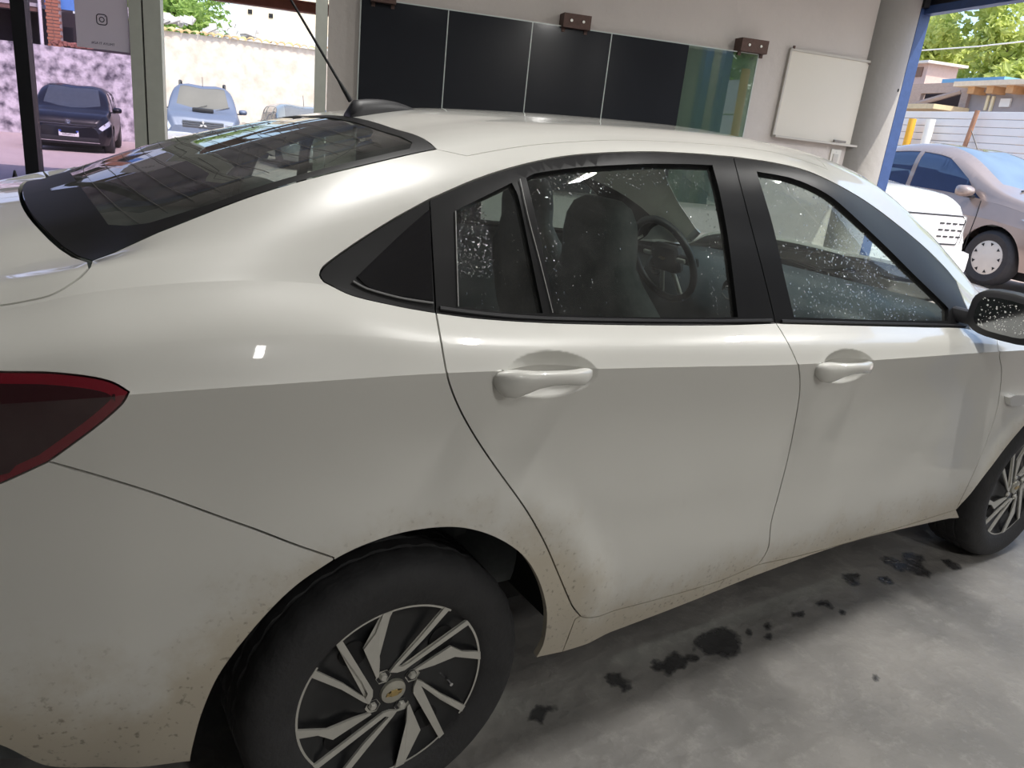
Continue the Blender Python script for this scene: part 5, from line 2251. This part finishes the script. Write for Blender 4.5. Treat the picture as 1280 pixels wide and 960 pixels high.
def tree(base, h, spread, label, mat, seed, nleaf=9000, low=.25, group=None, size=.16):
    r = random.Random(seed)
    root = empty('leafy_tree', base)
    tag(root, label, 'tree', group)
    bm = bmesh.new()
    add_tube(bm, [(0, 0, -.5), (.1, 0, h * .3), (.0, .1, h * .6), (.1, 0, h * .9)], [.22, .17, .11, .03], 8)
    ends = []
    for k in range(11):
        a = r.uniform(0, 6.28)
        z = h * r.uniform(low, .8)
        e = Vector((math.cos(a) * spread * r.uniform(.4, .8), math.sin(a) * spread * r.uniform(.4, .8), z + h * r.uniform(.08, .25)))
        add_tube(bm, [(0, 0, z), e * .5 + Vector((0, 0, z * .5 + .1)), e], [.07, .05, .02], 6)
        ends.append(e)
    obj('trunk', bm, M_BARK, root, smooth=50)
    clumps = [(e + Vector((r.gauss(0, .3), r.gauss(0, .3), r.gauss(0, .3))), r.uniform(.5, 1.1) * spread * .36) for e in ends for _ in range(3)]
    clumps += [(Vector((r.gauss(0, spread * .42), r.gauss(0, spread * .42), h * r.uniform(low, 1.0))), r.uniform(.4, .9) * spread * .34) for _ in range(24)]
    V, F = [], []
    for k in range(nleaf):
        c, cr_ = r.choice(clumps)
        d = Vector((r.gauss(0, 1), r.gauss(0, 1), r.gauss(0, .8))).normalized() * cr_ * r.random()**.4
        p = c + d
        u = Vector((r.gauss(0, 1), r.gauss(0, 1), r.gauss(0, .7))).normalized()
        w = u.cross(Vector((r.gauss(0, 1), r.gauss(0, 1), r.gauss(0, 1)))).normalized()
        l = size * r.uniform(.6, 1.3)
        nn = u.cross(w) * l * .15
        b = len(V)
        V += [p - u * l, p + w * l * .45 + nn, p + u * l, p - w * l * .45 + nn]
        F.append((b, b + 1, b + 2, b + 3))
    me = bpy.data.meshes.new('foliage')
    me.from_pydata([tuple(v) for v in V], [], F)
    me.materials.append(mat)
    o = bpy.data.objects.new('foliage', me)
    COL.objects.link(o)
    o.parent = root
    o['kind'] = 'stuff'
    return root


for k, (t, s, h, sp, lb) in enumerate(((22.0, 28.0, 8.6, 2.9, 'yellow-green leafy tree, first beyond the blue jamb'),
                                       (29.0, 27.5, 10.6, 3.3, 'tall green leafy tree in the middle above the shack roof'),
                                       (22.0, 20.6, 9.0, 3.2, 'bright yellow-green tree at the right photo edge above the shack'),
                                       (25.5, 13.0, 9.0, 3.0, 'broad green tree beyond the photo edge, behind the dark shack bay'))):
    tree(YW(t, s), h, sp, lb, M_LEAF2 if k == 1 else M_LEAF, 20 + k, nleaf=17000, low=.10, size=.19)
tree(YW(12.5, -25.5), 6.5, 2.6, 'green tree outside the front opening, mirrored behind the white plank gate', M_LEAF2, 71, 8000, low=.05)
tree(YW(7.5, -22.0), 6.5, 2.4, 'green tree outside the front opening, mirrored left of the plank gate', M_LEAF2, 72, 6000, low=.05)
tree(YW(-10.2, SB + 10), 5.9, 2.6, 'bright green bushy tree beyond the tiled wall, left of the cream house', M_LEAF2, 41, 7000)
tree(YW(.8, SB + 13), 5.6, 2.0, 'green tree partly hidden behind the louvred wing of the cream house', M_LEAF2, 42, 4000)
ow_ = tube('wire', [W(14, 24, 5.0), W(14, 15, 4.86), W(14, 4, 5.0)], .02, pm('white_cable', (.85, .84, .80), .5), None, 5)
tag(ow_, 'pale cable strung in front of the trees at the garage front', 'wire')
po = tube('pole', [W(15, 12.6, 3.76), W(15, 12.45, 4.6)], .03, pm('pale_pole', (.7, .68, .62), .5), None, 6)
tag(po, 'thin pale pole standing on the shack roof before the trees', 'pole')

# ------------------------------------------------------------------ parked cars
M_BGGLASS = pm('car_glass_dark', (.02, .025, .03), .03, var=.1, coat=1.0)
M_BGGLASSBLUE = pm('car_glass_blue', (.03, .055, .12), .04, var=.1, coat=1.0)
M_WINDBLUE = pm('windscreen_glass_blue', (.17, .24, .33), .3, var=.35, scale=2.5, spec=.15)
M_BUMP = pm('dark_intake', (.015, .015, .017), .5)
M_PLATE = pm('plate_white', (.75, .75, .73), .4)
M_PLATEBLUE = pm('plate_blue', (.03, .08, .40), .4)


def parked(name, label, st, col, loc, head, glassm, windm, coverm=None, cat='car', wheel_r=.31):
    root = empty(name, loc, math.atan2(head[1], head[0]))
    tag(root, label, cat)
    zt = np.array(st['top'])
    zb = np.array(st['belt'])
    wk = np.array(st['w'])
    x0, x1 = zt[0, 0], zt[-1, 0]
    Wf = lambda x: akima(wk[:, 0], wk[:, 1], x)
    ZT_ = lambda x: akima(zt[:, 0], zt[:, 1], x)
    ZB = lambda x: np.minimum(akima(zb[:, 0], zb[:, 1], x), ZT_(x) - .02)
    cl = st.get('clear', .22)
    hh = lambda x: ZT_(x) - ZB(x)
    L = [lambda x: (Wf(x) - .07, 0 * x + cl),
         lambda x: (Wf(x) - .005, cl + (ZB(x) - cl) * .40),
         lambda x: (Wf(x), cl + (ZB(x) - cl) * .74),
         lambda x: (Wf(x) - .05 - .02 * np.clip(hh(x) / .4, 0, 1), ZB(x)),
         lambda x: (Wf(x) - .09 - .24 * hh(x), ZB(x) + hh(x) * .86),
         lambda x: (Wf(x) - .16 - .26 * hh(x), ZB(x) + hh(x) * .955),
         lambda x: (0 * x, ZT_(x))]
    lf = Loft(L, {2, 3}, x0, x1)
    pmx = dict(du=.06, dv=.34)
    mats = col
    # flanks with the wheel openings cut out
    arch = []
    for cx in st['axles']:
        ar = wheel_r + .055
        arch.append((cx, ar))

    def arch_poly(cx, ar):
        return [lf.xz(cx + ar * math.cos(a), max(wheel_r + ar * math.sin(a), cl + .001), 3.0) for a in np.linspace(math.pi * 1.0, 0, 22)]
    base = [(x0, 0.0)]
    for cx, ar in sorted(arch):
        pz = arch_poly(cx, ar)
        base += [(pz[0][0], 0.0)] + [(a, max(b, .02)) for a, b in pz] + [(pz[-1][0], 0.0)]
    base += [(x1, 0.0), (x1, 3.0), (x0, 3.0)]
    poly = lf.outline(('u', base))
    panel(lf, 'body_side', poly, col, root, gap=.001, lip=.02, **pmx)
    panel(lf, 'body_side', poly, col, root, gap=.001, lip=.02, side=1, **pmx)
    wins = [np.array(w) for w in st['windows']]
    ws = st['screen']
    poly = np.array([(x0, 3.0), (x1, 3.0), (x1, 6.0), (x0, 6.0)])
    wsp = np.array([(ws[0], 5.12), (ws[0] + .05, 5.6), (ws[0] + .06, 5.995), (ws[1], 5.995), (ws[1] - .03, 5.6), (ws[1] - .14, 5.12)])
    rsx = st['rearscreen']
    rsp = np.array([(rsx[0] + .05, 5.15), (rsx[0], 5.995), (rsx[1], 5.995), (rsx[1], 5.15)])
    poly = lf.outline(('u', [(x0, 3.0), (x1, 3.0), (x1, 6.0), (ws[1], 6.0)]), ('u', [tuple(p) for p in list(wsp[3:]) + list(wsp[:3])]), ('u', [(ws[0] + .06, 6.0), (rsx[1], 6.0)]),
                      ('u', [tuple(rsp[3]), tuple(rsp[0])]), ('u', [(rsx[0], 6.0), (x0, 6.0)]))
    panel(lf, 'upper_body', poly, col, root, holes=[lf.outline(('u', [tuple(p) for p in w] + [tuple(w[0])])) for w in wins], gap=.0, hgap=0, lip=.015, both=True, **pmx)
    for w in wins:
        for sd in (-1, 1):
            panel(lf, 'side_window', lf.outline(('u', [tuple(p) for p in w] + [tuple(w[0])])), glassm, root, gap=-.004, lip=0, off=-.006, side=sd, **pmx)
    panel(lf, 'windscreen', lf.outline(('u', [tuple(p) for p in wsp] + [tuple(wsp[0])])), windm, root, gap=-.004, lip=0, off=-.004, both=True, **pmx)
    panel(lf, 'rear_screen', lf.outline(('u', [tuple(p) for p in rsp] + [tuple(rsp[0])])), glassm, root, gap=-.004, lip=0, off=-.004, both=True, **pmx)
    # nose and tail faces
    for nm, xe, sg in (('nose_panel', x1, 1), ('tail_panel', x0, -1)):
        P = lf.S(np.full(25, xe), np.linspace(0, 5.9999, 25))
        bm = bmesh.new()
        R_ = [bm.verts.new(p) for p in P]
        Lf = [bm.verts.new((p[0], -p[1], p[2])) for p in P[::-1]]
        c = bm.verts.new((xe + sg * .03, 0, .55))
        ring = R_ + Lf
        for k in range(len(ring)):
            try:
                bm.faces.new((ring[k], ring[(k + 1) % len(ring)], c))
            except ValueError:
                pass
        obj(nm, bm, col, root, smooth=50)
    # wheels
    for cx in st['axles']:
        for sg in (-1, 1):
            wy = float(Wf(np.array([cx]))[0]) - .02
            bm = bmesh.new()
            add_lathe(bm, [(wheel_r * .62, .0), (wheel_r * .68, -.012), (wheel_r * .86, -.016), (wheel_r * .97, .01), (wheel_r, .04), (wheel_r, .17), (wheel_r * .9, .2), (.1, .19)], 36, 'y')
            ty = obj('tyre', bm, M_RUBBER, root, smooth=40)
            ty.location = (cx, sg * wy, wheel_r)
            ty.rotation_euler = (0, 0, 0 if sg < 0 else math.pi)
            bm = bmesh.new()
            add_lathe(bm, [(0, -.012), (.06, -.012), (wheel_r * .34, -.004), (wheel_r * .55, -.006), (wheel_r * .64, .004)], 32, 'y')
            obj('wheel_cover', bm, coverm or M_COVER, ty, smooth=40)
            bm = bmesh.new()
            for k in range(9):
                a = 2 * math.pi * k / 9
                r0, r1 = wheel_r * .44, wheel_r * .55
                pts = [(r0 * math.cos(a), -.0065, r0 * math.sin(a)), (r1 * math.cos(a - .12), -.0085, r1 * math.sin(a - .12)), (r1 * math.cos(a + .12), -.0085, r1 * math.sin(a + .12))]
                add_prism(bm, pts, (0, -.003, 0))
            obj('cover_slots', bm, M_DARK, ty)
    for cx in st['axles']:
        box('wheel_well', (cx, 0, wheel_r + .06), (2 * wheel_r + .1, 2 * float(Wf(np.array([cx]))[0]) - .5, 2 * wheel_r - .1), M_DARK, root)
    box('underbody', ((x0 + x1) / 2, 0, cl + .08), (x1 - x0 - .5, 1.2, .16), M_DARK, root)
    # mirrors
    mx_, mz_ = st['mirror']
    for sg in (-1, 1):
        wy = float(Wf(np.array([mx_]))[0])
        bm = bmesh.new()
        n = 14
        rings = []
        for dx, k in ((-.07, .75), (-.05, 1.0), (.02, 1.0), (.07, .7), (.10, .3)):
            rings.append([bm.verts.new((mx_ + dx, sg * (wy + .06) + .105 * k * math.copysign(abs(math.cos(2 * math.pi * q / n))**.7, math.cos(2 * math.pi * q / n)), mz_ + .065 * k * math.copysign(abs(math.sin(2 * math.pi * q / n))**.7, math.sin(2 * math.pi * q / n)))) for q in range(n)])
        for i in range(4):
            for q in range(n):
                bm.faces.new((rings[i][q], rings[i][(q + 1) % n], rings[i + 1][(q + 1) % n], rings[i + 1][q]))
        bm.faces.new(rings[0])
        bm.faces.new(rings[-1])
        mo = obj('door_mirror', bm, st.get('mirror_mat', col), root, smooth=60)
        bm = bmesh.new()
        add_box(bm, Vector((mx_, sg * (wy - .04), mz_ - .055)), (.08, .14, .03), None, .01)
        obj('mirror_arm', bm, M_BLACKPLASTIC, mo, smooth=40)
    # lamps laid into the nose and tail corners
    for sd in (-1, 1):
        panel(lf, 'headlamp', lf.outline(('u', st['lamp'] + [st['lamp'][0]])), st.get('lamp_mat', M_LENSCLEAR), root, gap=0, lip=.01, off=.006, side=sd, du=.05, dv=.25)
        panel(lf, 'tail_lamp', lf.outline(('u', [(x0 + .02, 2.0), (x0 + .3, 2.2), (x0 + .3, 2.85), (x0 + .02, 2.9), (x0 + .02, 2.0)])), M_REDRIM, root, gap=0, lip=.01, off=.006, side=sd, du=.05, dv=.25)
    return root, lf


def door_lines(root, lf, cuts, mat):
    for pts in cuts:
        for sg in (-1, 1):
            bm = bmesh.new()
            P = [Vector(lf.S([x], [v])[0]) for x, v in pts]
            add_tube(bm, [Vector((p.x, p.y * -sg * 1.0, p.z)) for p in P], .006, 5)
            obj('door_seam', bm, mat, root)


def plate(root, x, z, txt, w=.40, h=.13, blue=True, size=.075, y=0.0):
    p = box('number_plate', (x, y, z), (.012, w, h), M_PLATE, root, bevel=.003)
    if blue:
        box('plate_band', (x + .0065, y, z + h * .5 - .018), (.002, w * .98, .034), M_PLATEBLUE, p)
    if txt:
        text('plate_letters', txt, size, M_INK, p, (x + .0075, y, z - .018), (math.pi / 2, 0, math.pi / 2), sx=.92)


HATCH = dict(top=[(-1.98, .90), (-1.93, 1.02), (-1.62, 1.36), (-1.25, 1.44), (-.2, 1.475), (.25, 1.43), (.95, 1.02), (1.08, .965), (1.6, .89), (1.88, .79), (1.98, .62)],
             belt=[(-1.98, .88), (-1.5, .97), (0, .93), (1.0, .90), (1.6, .80), (1.88, .70), (1.98, .56)],
             w=[(-1.98, .66), (-1.8, .82), (-1.3, .875), (1.2, .875), (1.6, .86), (1.85, .76), (1.98, .60)], axles=(-1.28, 1.28),
             windows=[[(-1.45, 3.15), (-.95, 3.08), (-.95, 3.93), (-1.25, 3.9)], [(-.90, 3.08), (-.08, 3.06), (-.08, 3.94), (-.90, 3.94)], [(-.02, 3.06), (.90, 3.10), (.55, 3.80), (.25, 3.93), (-.02, 3.94)]],
             screen=(.22, 1.02), rearscreen=(-1.9, -1.55), mirror=(.78, 1.0), lamp=[(1.55, 2.35), (1.93, 2.1), (1.95, 2.8), (1.62, 2.9)])
SUV = dict(top=[(-2.35, 1.05), (-2.28, 1.55), (-2.05, 1.72), (-1.2, 1.78), (.1, 1.78), (.45, 1.72), (1.05, 1.24), (1.2, 1.18), (1.9, 1.12), (2.2, 1.02), (2.3, .82)],
           belt=[(-2.35, 1.0), (-1.5, 1.08), (0, 1.08), (1.1, 1.08), (1.9, 1.0), (2.2, .90), (2.3, .74)],
           w=[(-2.35, .80), (-2.1, .90), (1.5, .92), (2.0, .90), (2.2, .84), (2.3, .76)], axles=(-1.4, 1.42), clear=.3,
           windows=[[(-1.95, 3.1), (-1.05, 3.08), (-1.05, 3.93), (-1.9, 3.9)], [(-1.0, 3.08), (-.1, 3.06), (-.1, 3.94), (-1.0, 3.94)], [(-.04, 3.06), (.98, 3.10), (.62, 3.80), (.4, 3.93), (-.04, 3.94)]],
           screen=(.42, 1.12), rearscreen=(-2.3, -2.06), mirror=(.85, 1.22), lamp=[(1.9, 2.2), (2.27, 2.05), (2.28, 2.85), (1.95, 2.9)])
SEDAN = dict(top=[(-2.25, .88), (-2.2, 1.0), (-1.7, 1.09), (-1.45, 1.12), (-.85, 1.40), (-.2, 1.50), (.15, 1.49), (.45, 1.42), (1.15, 1.06), (1.30, 1.01), (1.85, .90), (2.1, .79), (2.2, .6)],
             belt=[(-2.25, .84), (-1.6, .98), (-.8, .98), (0, .95), (1.1, .91), (1.8, .80), (2.1, .70), (2.2, .55)],
             w=[(-2.25, .66), (-2.0, .80), (-1.4, .85), (1.3, .85), (1.7, .83), (2.0, .74), (2.2, .56)], axles=(-1.30, 1.30),
             windows=[[(-1.15, 3.2), (-.75, 3.06), (-.12, 3.05), (-.12, 3.92), (-.55, 3.9)], [(-.06, 3.05), (.98, 3.08), (.72, 3.6), (.35, 3.9), (-.06, 3.92)]],
             screen=(.20, 1.18), rearscreen=(-1.42, -.75), mirror=(.86, 1.0), lamp=[(1.55, 2.55), (2.12, 2.05), (2.15, 2.6), (1.75, 2.93)])

# black hatchback seen through the tinted pane
pc = CAM + ray(97, 149) * 19.0
r_, lf_ = parked('hatchback_car', 'black hatchback parked before the weathered wall, seen through the tinted pane', HATCH, pm('black_paint', (.008, .008, .012), .3, var=.1, coat=.25, spec=.3), (pc[0], pc[1], gz(pc[0], pc[1])), (-.17, -.985), M_BGGLASS, pm('hatch_windscreen', (.06, .075, .09), .2, var=.3, spec=.2))
plate(r_, 1.995, .45, 'EAG6I75')
box('upper_grille', (1.965, 0, .67), (.03, 1.15, .075), M_BUMP, r_, bevel=.01)
box('chrome_strip', (1.985, 0, .645), (.012, 1.10, .012), M_CHROME, r_)
box('lower_intake', (1.98, 0, .33), (.03, 1.2, .10), M_BUMP, r_, bevel=.01)
box('bumper_strip', (1.99, 0, .275), (.02, 1.25, .014), M_CHROME, r_)
bm = bmesh.new()
add_lathe(bm, [(.050, 0), (.062, .004), (.062, .012), (.050, .012), (.050, 0)], 24, 'x', (1.985, 0, .70))
obj('round_emblem', bm, M_CHROME, r_, smooth=40)
bm = bmesh.new()
for a, b in (((-.042, .03), (-.012, -.04)), ((-.012, -.04), (0, -.01)), ((0, -.01), (.012, -.04)), ((.012, -.04), (.042, .03)), ((-.022, .045), (0, .004)), ((0, .004), (.022, .045))):
    add_tube(bm, [(1.995, a[0], .70 + a[1]), (1.995, b[0], .70 + b[1])], .005, 5)
obj('emblem_letters', bm, M_CHROME, r_)

# silver off-roader in the open doorway
pc = CAM + ray(254, 146) * 20.8
r_, lf_ = parked('offroad_car', 'silver off-roader with bonnet scoop and roof bars, facing the open doorway', SUV, pm('silver_blue_paint', (.13, .155, .22), .5, .2, var=.05, coat=.1), (pc[0], pc[1], gz(pc[0], pc[1])), (-.20, -.98), M_BGGLASS, pm('suv_windscreen', (.16, .155, .14), .5, var=.2, scale=2, spec=.1), wheel_r=.37)
box('grille', (2.29, 0, .86), (.04, .95, .17), pm('grey_grille', (.13, .14, .16), .4, .4), r_, bevel=.01)
for q in range(3):
    box('grille_bar', (2.315, 0, .81 + .05 * q), (.012, .92, .012), M_CHROME, r_)
bm = bmesh.new()
for a in (90, 210, 330):
    c, s = math.cos(math.radians(a)), math.sin(math.radians(a))
    P = [(2.335, y, .87 + z) for y, z in ((0, 0), (.05 * c - .03 * s, .05 * s + .03 * c), (.10 * c, .10 * s), (.05 * c + .03 * s, .05 * s - .03 * c))]
    add_prism(bm, P, (.012, 0, 0))
obj('triple_diamond_emblem', bm, M_LENSCLEAR, r_)
box('front_bumper', (2.26, 0, .55), (.20, 1.66, .22), pm('silver_bumper', (.55, .56, .60), .3, .4, coat=1.0), r_, bevel=.05)
box('lower_intake', (2.33, 0, .45), (.08, .9, .09), M_BUMP, r_, bevel=.01)
for q in (-.62, .62):
    bm = bmesh.new()
    add_box(bm, Vector((2.35, q, .50)), (.04, .16, .09), None, .015)
    obj('fog_lamp', bm, M_LENSCLEAR, r_, smooth=40)
plate(r_, 2.375, .58, '', blue=False)
box('bonnet_scoop', (1.55, 0, 1.19), (.42, .50, .10), M_BUMP, r_, bevel=.03)
for q in (-.56, .56):
    tube('roof_bar', [(.1, q, 1.74), (.05, q, 1.85), (-1.4, q, 1.86), (-1.5, q, 1.74)], .028, M_BLACKPLASTIC, r_)
tube('aerial', [(.3, .0, 1.76), (.15, .0, 2.0)], .008, M_BLACKPLASTIC, r_, 5)
for q in (-.25, .3):
    tube('wiper', [(1.15, q, 1.20), (1.0, q + .35, 1.31)], .01, M_BLACKPLASTIC, r_, 5)

# third car, only its roof shows over the white one
pc = CAM + ray(378, 165) * 19.8
r_, lf_ = parked('hatchback_car', 'grey hatchback half hidden behind the white saloon roof, right of the off-roader', HATCH, pm('grey_green_paint', (.28, .29, .27), .3, .3, var=.05, coat=1.0), (pc[0], pc[1], gz(pc[0], pc[1]) + .02), (-.10, -.99), M_BGGLASS, pm('grey_windscreen', (.16, .16, .15), .08, var=.2, coat=1.0))
plate(r_, 1.995, .45, '', blue=False)
box('grille', (1.97, 0, .66), (.03, 1.0, .09), M_BUMP, r_, bevel=.01)
tube('aerial', [(.1, .0, 1.46), (.0, .0, 1.72)], .008, M_BLACKPLASTIC, r_, 5)

# grey-brown saloon outside the front opening
hub = CAM + ray(1233, 322) * 8.7
hd = np.array([-.20, -.98])
c0 = hub[:2] - hd * 1.30 + np.array([-hd[1], hd[0]]) * .83
r_, lf_ = parked('saloon_car', 'grey-brown saloon with blue-tinted windows beside the white fence', SEDAN, pm('grey_brown_paint', (.36, .29, .255), .3, .35, var=.06, coat=1.0), (c0[0], c0[1], hub[2] - .31), hd, M_BGGLASSBLUE, M_WINDBLUE, pm('silver_cover', (.68, .66, .60), .4, .2, var=.1))
door_lines(r_, lf_, [[(-.09, .3), (-.09, 1.2), (-.09, 2.0), (-.09, 2.98)], [(.98, .5), (1.02, 1.2), (1.04, 2.0), (1.0, 2.98)]], M_DARK)
plate(r_, 2.215, .45, '', blue=True)
box('grille', (2.19, 0, .62), (.03, .8, .10), M_BUMP, r_, bevel=.01)
box('lower_intake', (2.19, 0, .33), (.03, 1.0, .10), M_BUMP, r_, bevel=.01)
tube('aerial', [(.05, .1, 1.49), (-.12, .1, 1.72)], .007, M_BLACKPLASTIC, r_, 5)
for q in (-.45, .1):
    tube('wiper', [(1.20, q, 1.065), (1.08, q + .4, 1.115)], .01, M_BLACKPLASTIC, r_, 5)

# white crossover, nose towards the opening
cor = CAM + ray(1203, 300) * 7.3
hd = np.array([-.17, -.985])
lfv = np.array([-hd[1], hd[0]])
nose = cor[:2] - lfv * .80
c0 = nose - hd * 2.25
r_, lf_ = parked('crossover_car', 'white crossover nosing in behind the blue jamb, bright white bonnet', SUV, pm('bright_white_paint', (.82, .82, .81), .3, var=.02, coat=1.0), (c0[0], c0[1], gz(c0[0], c0[1])), hd, M_BGGLASSBLUE, M_WINDBLUE, wheel_r=.37)
g = box('grille', (2.31, .12, .80), (.03, 1.12, .28), pm('white_grille', (.72, .72, .71), .4), r_, bevel=.03)
for z in (.86, .80, .74):
    for q in range(4):
        box('grille_slot', (2.328, .12 + .50 - .085 * q, z), (.006, .055, .014), M_BUMP, g)
bm = bmesh.new()
add_tube(bm, [(2.322, -.42, .93), (2.322, .62, .93), (2.322, .67, .89), (2.322, .62, .67), (2.322, -.42, .67), (2.322, -.42, .93)], .006, 6)
obj('grille_rim', bm, M_BUMP, r_)
box('front_bumper', (2.26, 0, .50), (.20, 1.66, .22), pm('white_bumper', (.78, .78, .77), .3, coat=1.0), r_, bevel=.05)
